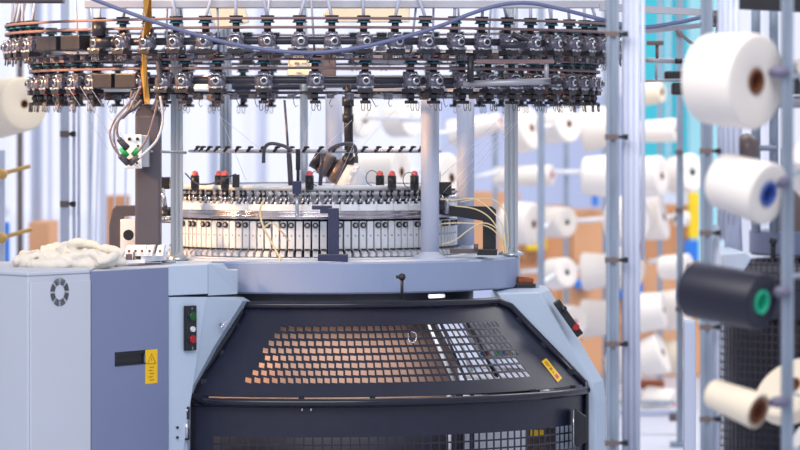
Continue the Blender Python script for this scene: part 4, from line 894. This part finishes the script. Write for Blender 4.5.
BGC = [
 # p0, p1, r0, r1, squash, yarn, core, label
 ((348, 118), (366, 120), 16, 17, .6, YW, 'core_tan', 'white rack cone just right of the black stand, partly behind it'),
 ((392, 122), (412, 118), 15, 17, .6, YW, 'core_dkgreen', 'white rack cone showing a dark green core, left of the near thick column'),
 ((452, 134), (500, 121), 13, 8, .3, YW, 'core_pink', 'long white tapered cone with a pink tip pointing at the steel post'),
 ((350, 175), (402, 172), 20, 24, .4, YW, 'core_tan', 'big pale cone behind the eyelet ring, between the black stand and the thick column'),
 ((440, 180), (452, 178), 24, 24, .5, YW, 'core_tan', 'big pale cone showing between the two thick columns'),
 ((515, 132), (532, 128), 21, 20, .5, YW, 'core_tan', 'white cone between the steel post and the grey rack post, in the top row'),
 ((548, 127), (569, 124), 16, 17, .7, YW, 'core_tan', 'white cone with a small core, just past the grey rack post, top row'),
 ((585, 129), (613, 126), 22, 18, .25, YW, 'core_tan', 'white cone beside the clamped creel post, top row of the rack'),
 ((497, 177), (552, 175), 9.5, 9.5, .35, YW, 'core_pink', 'thin white spool with a pink end crossing behind the steel post'),
 ((585, 176), (613, 176), 18, 20, .2, YW, 'core_tan', 'white cone beside the clamped creel post, second row of the rack'),
 ((508, 222), (534, 224), 20, 20, .5, YW, 'core_tan', 'white cone between the steel post and the grey rack post, in the middle row'),
 ((546, 222), (567, 222), 15, 14, .7, YW, 'core_dkgreen', 'white cone with a dark green core beside the grey rack post, in the middle row'),
 ((620, 219), (634, 221), 22, 22, .75, YW, 'core_pink', 'white cone with dark pink core half hidden by the white tubes, middle row'),
 ((643, 222), (664, 217), 18, 21, .25, YW, 'core_tan', 'white cone right behind the pink-core one, in front of the cardboard'),
 ((690, 219), (676, 218), 7, 8, .3, YW, 'core_tan', 'small narrow white cone on the slim grey rack post'),
 ((553, 275), (567, 272), 15, 14, .75, YW, 'core_dkgreen', 'white cone above the sloping leg housing, face toward the creel'),
 ((584, 272), (610, 270), 18, 15, .2, YW, 'core_tan', 'white cone left of the clamped creel post, third row'),
 ((618, 268), (632, 268), 20, 19, .7, YW, 'core_tan', 'white cone seen behind the white tubes, third row'),
 ((664, 268), (688, 266), 11, 12, .5, YW, 'core_tan', 'short white spool left of the navy-black cone'),
 ((566, 322), (575, 322), 16, 15, .8, YW, 'core_pink', 'white cone with dark core peeking over the black control strip'),
 ((584, 319), (612, 317), 18, 16, .2, YW, 'core_tan', 'white cone between the control strip and the clamped creel post'),
 ((638, 314), (664, 310), 19, 17, .2, YW, 'core_tan', 'white cone right of the white tubes, below the third row'),
 ((664, 312), (686, 308), 19, 18, .4, YW, 'core_tan', 'cream-white cone just behind the slim grey rack post, below the navy-black cone'),
 ((620, 365), (634, 364), 18, 16, .75, YW, 'core_pink', 'white cone with a bright pink core, second row from the bottom'),
 ((643, 360), (663, 352), 17, 20, .25, YW, 'core_tan', 'white upright cone with a loose strip beside the pink-core cone'),
 ((666, 358), (682, 355), 16, 15, .3, YC, 'core_tan', 'cream cone behind the slim post, second row from the bottom'),
 ((620, 412), (632, 408), 20, 19, .75, YW, 'core_dkgreen', 'white cone with a dark core facing out, in the bottom row'),
 ((648, 402), (674, 404), 15, 14, .4, YW, 'core_pink', 'white cone with a pink end lying behind, in the bottom row'),
 ((636, 132), (676, 130), 10, 11, .3, YW, 'core_tan', 'white spool lying in front of the turquoise boards'),
 ((640, 94), (662, 92), 12, 10, .4, YC, 'core_tan', 'cream cone above the white spool, near the largest near cone'),
 ((640, 177), (662, 176), 19, 19, .4, YW, 'core_tan', 'wide white cone under the turquoise board'),
 ((676, 176), (692, 172), 18, 18, .75, YW, 'core_dkgreen', 'white cone whose round face shows a tiny green core, against the cyan board'),
]
for i, (p0, p1, r0, r1, sq_, y_, co, lab) in enumerate(BGC):
    dd = 19.5 if i not in (4, 3) else 17.0
    dd += 0.25*((i*7) % 3)
    p0 = (p0[0]-2, p0[1])
    t, a, b = cone(p0, p1, r0*1.07, r1*1.07, dd, sq_, y_, M[co], lab, rh=0.16 if r1 > 10 else 0.3)
    xm = 400+F*a.x/a.y; pp = min(RACK, key=lambda t_: abs(t_[0]-xm))
    post = pp[1]; pw = Vector((post.location.x, post.location.y, a.z))
    link('peg', MB().cyl(pw, a+(b-a)*0.3, S(1.8, 20), n=8), M['white'], post)
for i, (x0, y0, x1, y1) in enumerate(((474, 178, 500, 171), (553, 172, 582, 172), (574, 221, 604, 219), (520, 272, 548, 270), (648, 262, 664, 260), (650, 220, 676, 216))):
    tag(link('cone_peg', MB().cyl(W(x0, y0, 20), W(x1, y1, 20), S(2.4, 20), n=10), M['white']), ('white peg running to the thin pink-ended spool', 'white peg right of the thin pink-ended spool', 'white peg right of the middle-row cone with green core', 'white peg above the rust-brown block', 'white peg left of the short white spool', 'white peg behind the small narrow cone')[i], 'peg')
# cardboard boxes, standing in a stack behind the rack
def cbox(px0, px1, py0, py1, d, m, lab):
    a = W(px0, py1, d); b = W(px1, py0, d); z0 = max(0.0, a.z)
    t = thing('cardboard_box', lab, 'cardboard box', ((a.x+b.x)/2, d+0.25, z0))
    link('box', MB().box(((a.x+b.x)/2, d+0.25, (z0+b.z)/2), (b.x-a.x-0.006, 0.5, b.z-z0-0.004), bev=0.004), M[m], t)
    link('tape', MB().box(((a.x+b.x)/2, d+0.25, b.z-0.0016), (b.x-a.x+0.001, 0.06, 0.002)), M['wood'], t)
BXD = 22.5
for r in ((470, 520, 192, 260, 'card', 'cardboard box behind the black arm, top of the stack nearest the thick columns'), (520, 572, 206, 262, 'cardd', 'darker cardboard box behind the grey rack post, top layer'), (572, 606, 210, 262, 'card', 'cardboard box beside the clamped creel post, top layer'),
          (640, 690, 205, 262, 'cardd', 'darker cardboard box behind the narrow cone, top of its stack'), (500, 560, 262, 320, 'cardd', 'cardboard box behind the rust-brown block'), (560, 610, 262, 320, 'card', 'cardboard box behind the control strip, middle layer'), (612, 700, 262, 325, 'card', 'wide cardboard box behind the white tubes, middle layer'),
          (540, 608, 320, 376, 'card', 'cardboard box low beside the leg housing slope'), (610, 652, 325, 376, 'cardd', 'darker cardboard box at the bottom behind the pink-core cone'), (652, 704, 325, 376, 'card', 'cardboard box at the bottom beside the lavender post')):
    cbox(r[0], r[1], r[2], r[3], BXD, r[4], r[5])
def blob(px0, px1, py0, py1, d, m, nm, lab, cat):
    a = W(px0, py1, d); b = W(px1, py0, d)
    tag(link(nm, MB().box(((a.x+b.x)/2, d, (a.z+b.z)/2), (b.x-a.x, 0.1, b.z-a.z), bev=0.01), M[m]), lab, cat)
cbox(28, 50, 222, 600, 19, 'card', 'cardboard box beyond the clamped pale post, above the cotton cloth')
cbox(104, 124, 196, 600, 21, 'cardd', 'cardboard box behind the C-shaped bracket')
blob(0, 9, 222, 437, 18, 'blue', 'blue_crate', 'blue crate beyond the pale corner cabinet, at the picture edge', 'crate')
blob(526, 546, 237, 250, 22.45, 'yel2', 'yellow_bag', 'yellow bag on the cardboard behind the grey rack post', 'bag')
blob(688, 699, 192, 238, 22.45, 'yel2', 'yellow_bag', 'tall yellow package against the cyan board', 'package')
blob(684, 698, 240, 262, 22.45, 'blue', 'blue_crate', 'blue crate under the tall yellow package', 'crate')
blob(574, 590, 279, 288, 22.45, 'blue', 'blue_crate', 'blue crate peeking under the third-row cone beside the leg housing', 'crate')
blob(616, 642, 282, 298, 22.45, 'blue', 'blue_crate', 'blue crate behind the white tubes', 'crate')
blob(618, 640, 376, 384, 22.45, 'blue', 'blue_crate', 'flat blue crate low behind the bottom-row cones', 'crate')
blob(640, 664, 380, 389, 20.5, 'orange', 'brown_tray', 'rust-brown tray above the bottom-row cones', 'tray')
blob(592, 598, 175, 206, 22.45, 'blue', 'blue_crate', 'blue sliver of a crate behind the second-row cone', 'crate')
rk = thing('floor_rack', 'pale base rails of the yarn rack on the floor', 'rack', W(650, 420, 18.0))
link('rail', MB().box(W(650, 412, 18.2), (S(62, 18), 0.05, S(5, 18)), bev=0.004), M['colm'], rk); link('rail', MB().box(W(640, 402, 19.4), (S(70, 19), 0.05, S(3, 19)), bev=0.004), M['galv'], rk)
link('foot_block', MB().box(W(676, 417, 18.2), (S(14, 18), 0.08, S(8, 18)), bev=0.004), M['brownm'], rk)

# second machine at the far right
MD = 15.5
m2 = thing('circular_knitting_machine', 'second dark knitting machine, out of focus behind the near cones', 'knitting machine', (W(850, 400, MD+0.7).x, MD+0.7, 0))
mx2, my2 = W(850, 400, MD+0.7).x, MD+0.7
z2a, z2b = ZY(260, MD), ZY(235, MD)
link('bed_plate', MB().lathe([(0.1, z2a), (0.43, z2a), (0.44, z2a+0.01), (0.44, z2b), (0.1, z2b), (0.1, z2a)], 64, loc=(mx2, my2, 0), smooth=False), M['midm'], m2)
link('base', MB().lathe([(0.1, 0.02), (0.55, 0.02), (0.55, z2a-0.15), (0.42, z2a-0.02), (0.1, z2a-0.02)], 48, loc=(mx2, my2, 0)), M['black'], m2)  # black solid added so the space behind this mesh reads dark
gg = MB(); 
for r in range(26):
    zz = 0.1+r*0.033
    gg.tube([Vector((mx2+0.60*math.sin(t), my2-0.60*math.cos(t), zz)) for t in [-1.5+3*i/40 for i in range(41)]], 0.0035, 4)
for i in range(61):
    t = -1.5+3*i/60; gg.cyl((mx2+0.60*math.sin(t), my2-0.60*math.cos(t), 0.1), (mx2+0.60*math.sin(t), my2-0.60*math.cos(t), 0.95), 0.0035, n=4)
link('mesh_panel', gg, M['darkm'], m2)
link('top_band', MB().lathe([(0.43, z2a-0.02), (0.56, z2a-0.06), (0.61, z2a-0.16), (0.61, z2a-0.26), (0.60, z2a-0.26)], 48, loc=(mx2, my2, 0)), M['darkm'], m2)
link('lever', MB().cyl(W(773, 258, MD+0.18), W(773, 242, MD+0.18), 0.012, n=8).sphere(W(773, 241, MD+0.16), 0.018), M['black'], m2)
link('head', MB().lathe([(0.001, z2b+0.22), (0.33, z2b+0.22), (0.34, z2b+0.02), (0.35, z2b)], 48, loc=(mx2, my2, 0)), M['brownm'], m2)
link('head_drum', MB().lathe([(0.30, z2b+0.22), (0.30, z2b+0.36), (0.001, z2b+0.36)], 48, loc=(mx2, my2, 0)), M['midm'], m2)
for x in (757, 775): link('column', MB().cyl((W(x, 0, MD+0.3).x, MD+0.35, z2b), (W(x, 0, MD+0.3).x, MD+0.35, 2.4), 0.02, n=12), M['galv'], m2)
link('feeder_band', MB().lathe([(0.55, 1.72), (0.60, 1.72), (0.60, 1.80), (0.55, 1.80)], 48, loc=(mx2, my2, 0)), M['rail'], m2)
link('feeder_tube', MB().lathe([(0.56, 1.60), (0.61, 1.60), (0.61, 1.645), (0.56, 1.645), (0.56, 1.6)], 48, loc=(mx2, my2, 0)), M['rail'], m2)
link('cross_beam', MB().box(W(780, 2, MD), (S(100, MD), 0.12, S(18, MD)), M=Matrix.Rotation(0.05, 3, 'Y')), M['black'], m2)
for k in range(7): 
    t = -0.9+k*0.2; link('feeder', MB().box((mx2+0.62*math.sin(t), my2-0.62*math.cos(t), 1.69), (0.04, 0.05, 0.08), rz=t, bev=0.005), M['fblack'], m2)
link('motor_housing', MB().sphere(W(747, 148, 15.2), 1.0, 18, (S(13, 15), 0.06, S(15, 15))), M['brownm'], m2)
link('motor_arm', MB().cyl(W(750, 148, 15.2), W(775, 148, MD+0.35), 0.012), M['galv'], m2)
link('housing', MB().prism([W(722, 254, 14.9), W(745, 252, 14.9), W(752, 258, 14.9), W(742, 275, 14.9), W(722, 282, 14.9)], (0, 0.9, 0)), M['leg'], m2, bev=0.01)
tag(link('drape_sheet', MB().tube([W(734, 110, 15.6), W(731, 180, 15.6), W(734, 260, 15.6)], S(9, 15.6), 12), M['colm']), 'pale hanging sheet between the creel post and the second machine', 'sheet')
# things between creel and machine, upper right
ua = thing('steel_boom', 'steel stand whose black-tipped arm and dark feeder units show beside the largest near cone', 'arm', (W(706, 130, 14.6).x, 14.6, 0))
link('stand_pole', MB().cyl(Vector((W(706, 130, 14.6).x, 14.6, 0)), W(706, 40, 14.6), S(4, 14.6), n=12), M['galv'], ua)
link('cross_rod', MB().cyl(W(680, 61, 14.52), W(706, 61, 14.6), S(1.5, 14.5), n=8).cyl(W(682, 80, 14.6), W(706, 80, 14.6), S(1.5, 14.5), n=8), M['rail'], ua)
link('arm_tube', MB().cyl(W(640, 60, 14.5), W(676, 61, 14.5), S(2.6, 14.5), n=10), M['rail'], ua); link('arm_tip', MB().cyl(W(675, 61, 14.5), W(682, 61.2, 14.5), S(2.9, 14.5), n=10), M['black'], ua)
link('t_knob', MB().cyl(W(657, 60, 14.5), W(657, 44, 14.5), S(1.6, 14.5), n=8).box(W(655, 43, 14.5), (S(17, 14.5), 0.03, S(4.5, 14.5)), bev=0.004), M['brownm'], ua)
link('lower_tube', MB().cyl(W(640, 81, 14.6), W(682, 80, 14.6), S(1.5, 14.5), n=8).cyl(W(656, 80, 14.6), W(656, 64, 14.6), S(1.2, 14.5), n=8), M['rail'], ua)
link('feeder_unit', MB().box(W(676, 76, 14.66), (S(24, 14.6), 0.08, S(10, 14.6)), bev=0.01), M['fblack'], ua)
link('feeder_unit', MB().box(W(680, 89, 14.66), (S(18, 14.6), 0.08, S(12, 14.6)), bev=0.01), M['fblack'], ua)
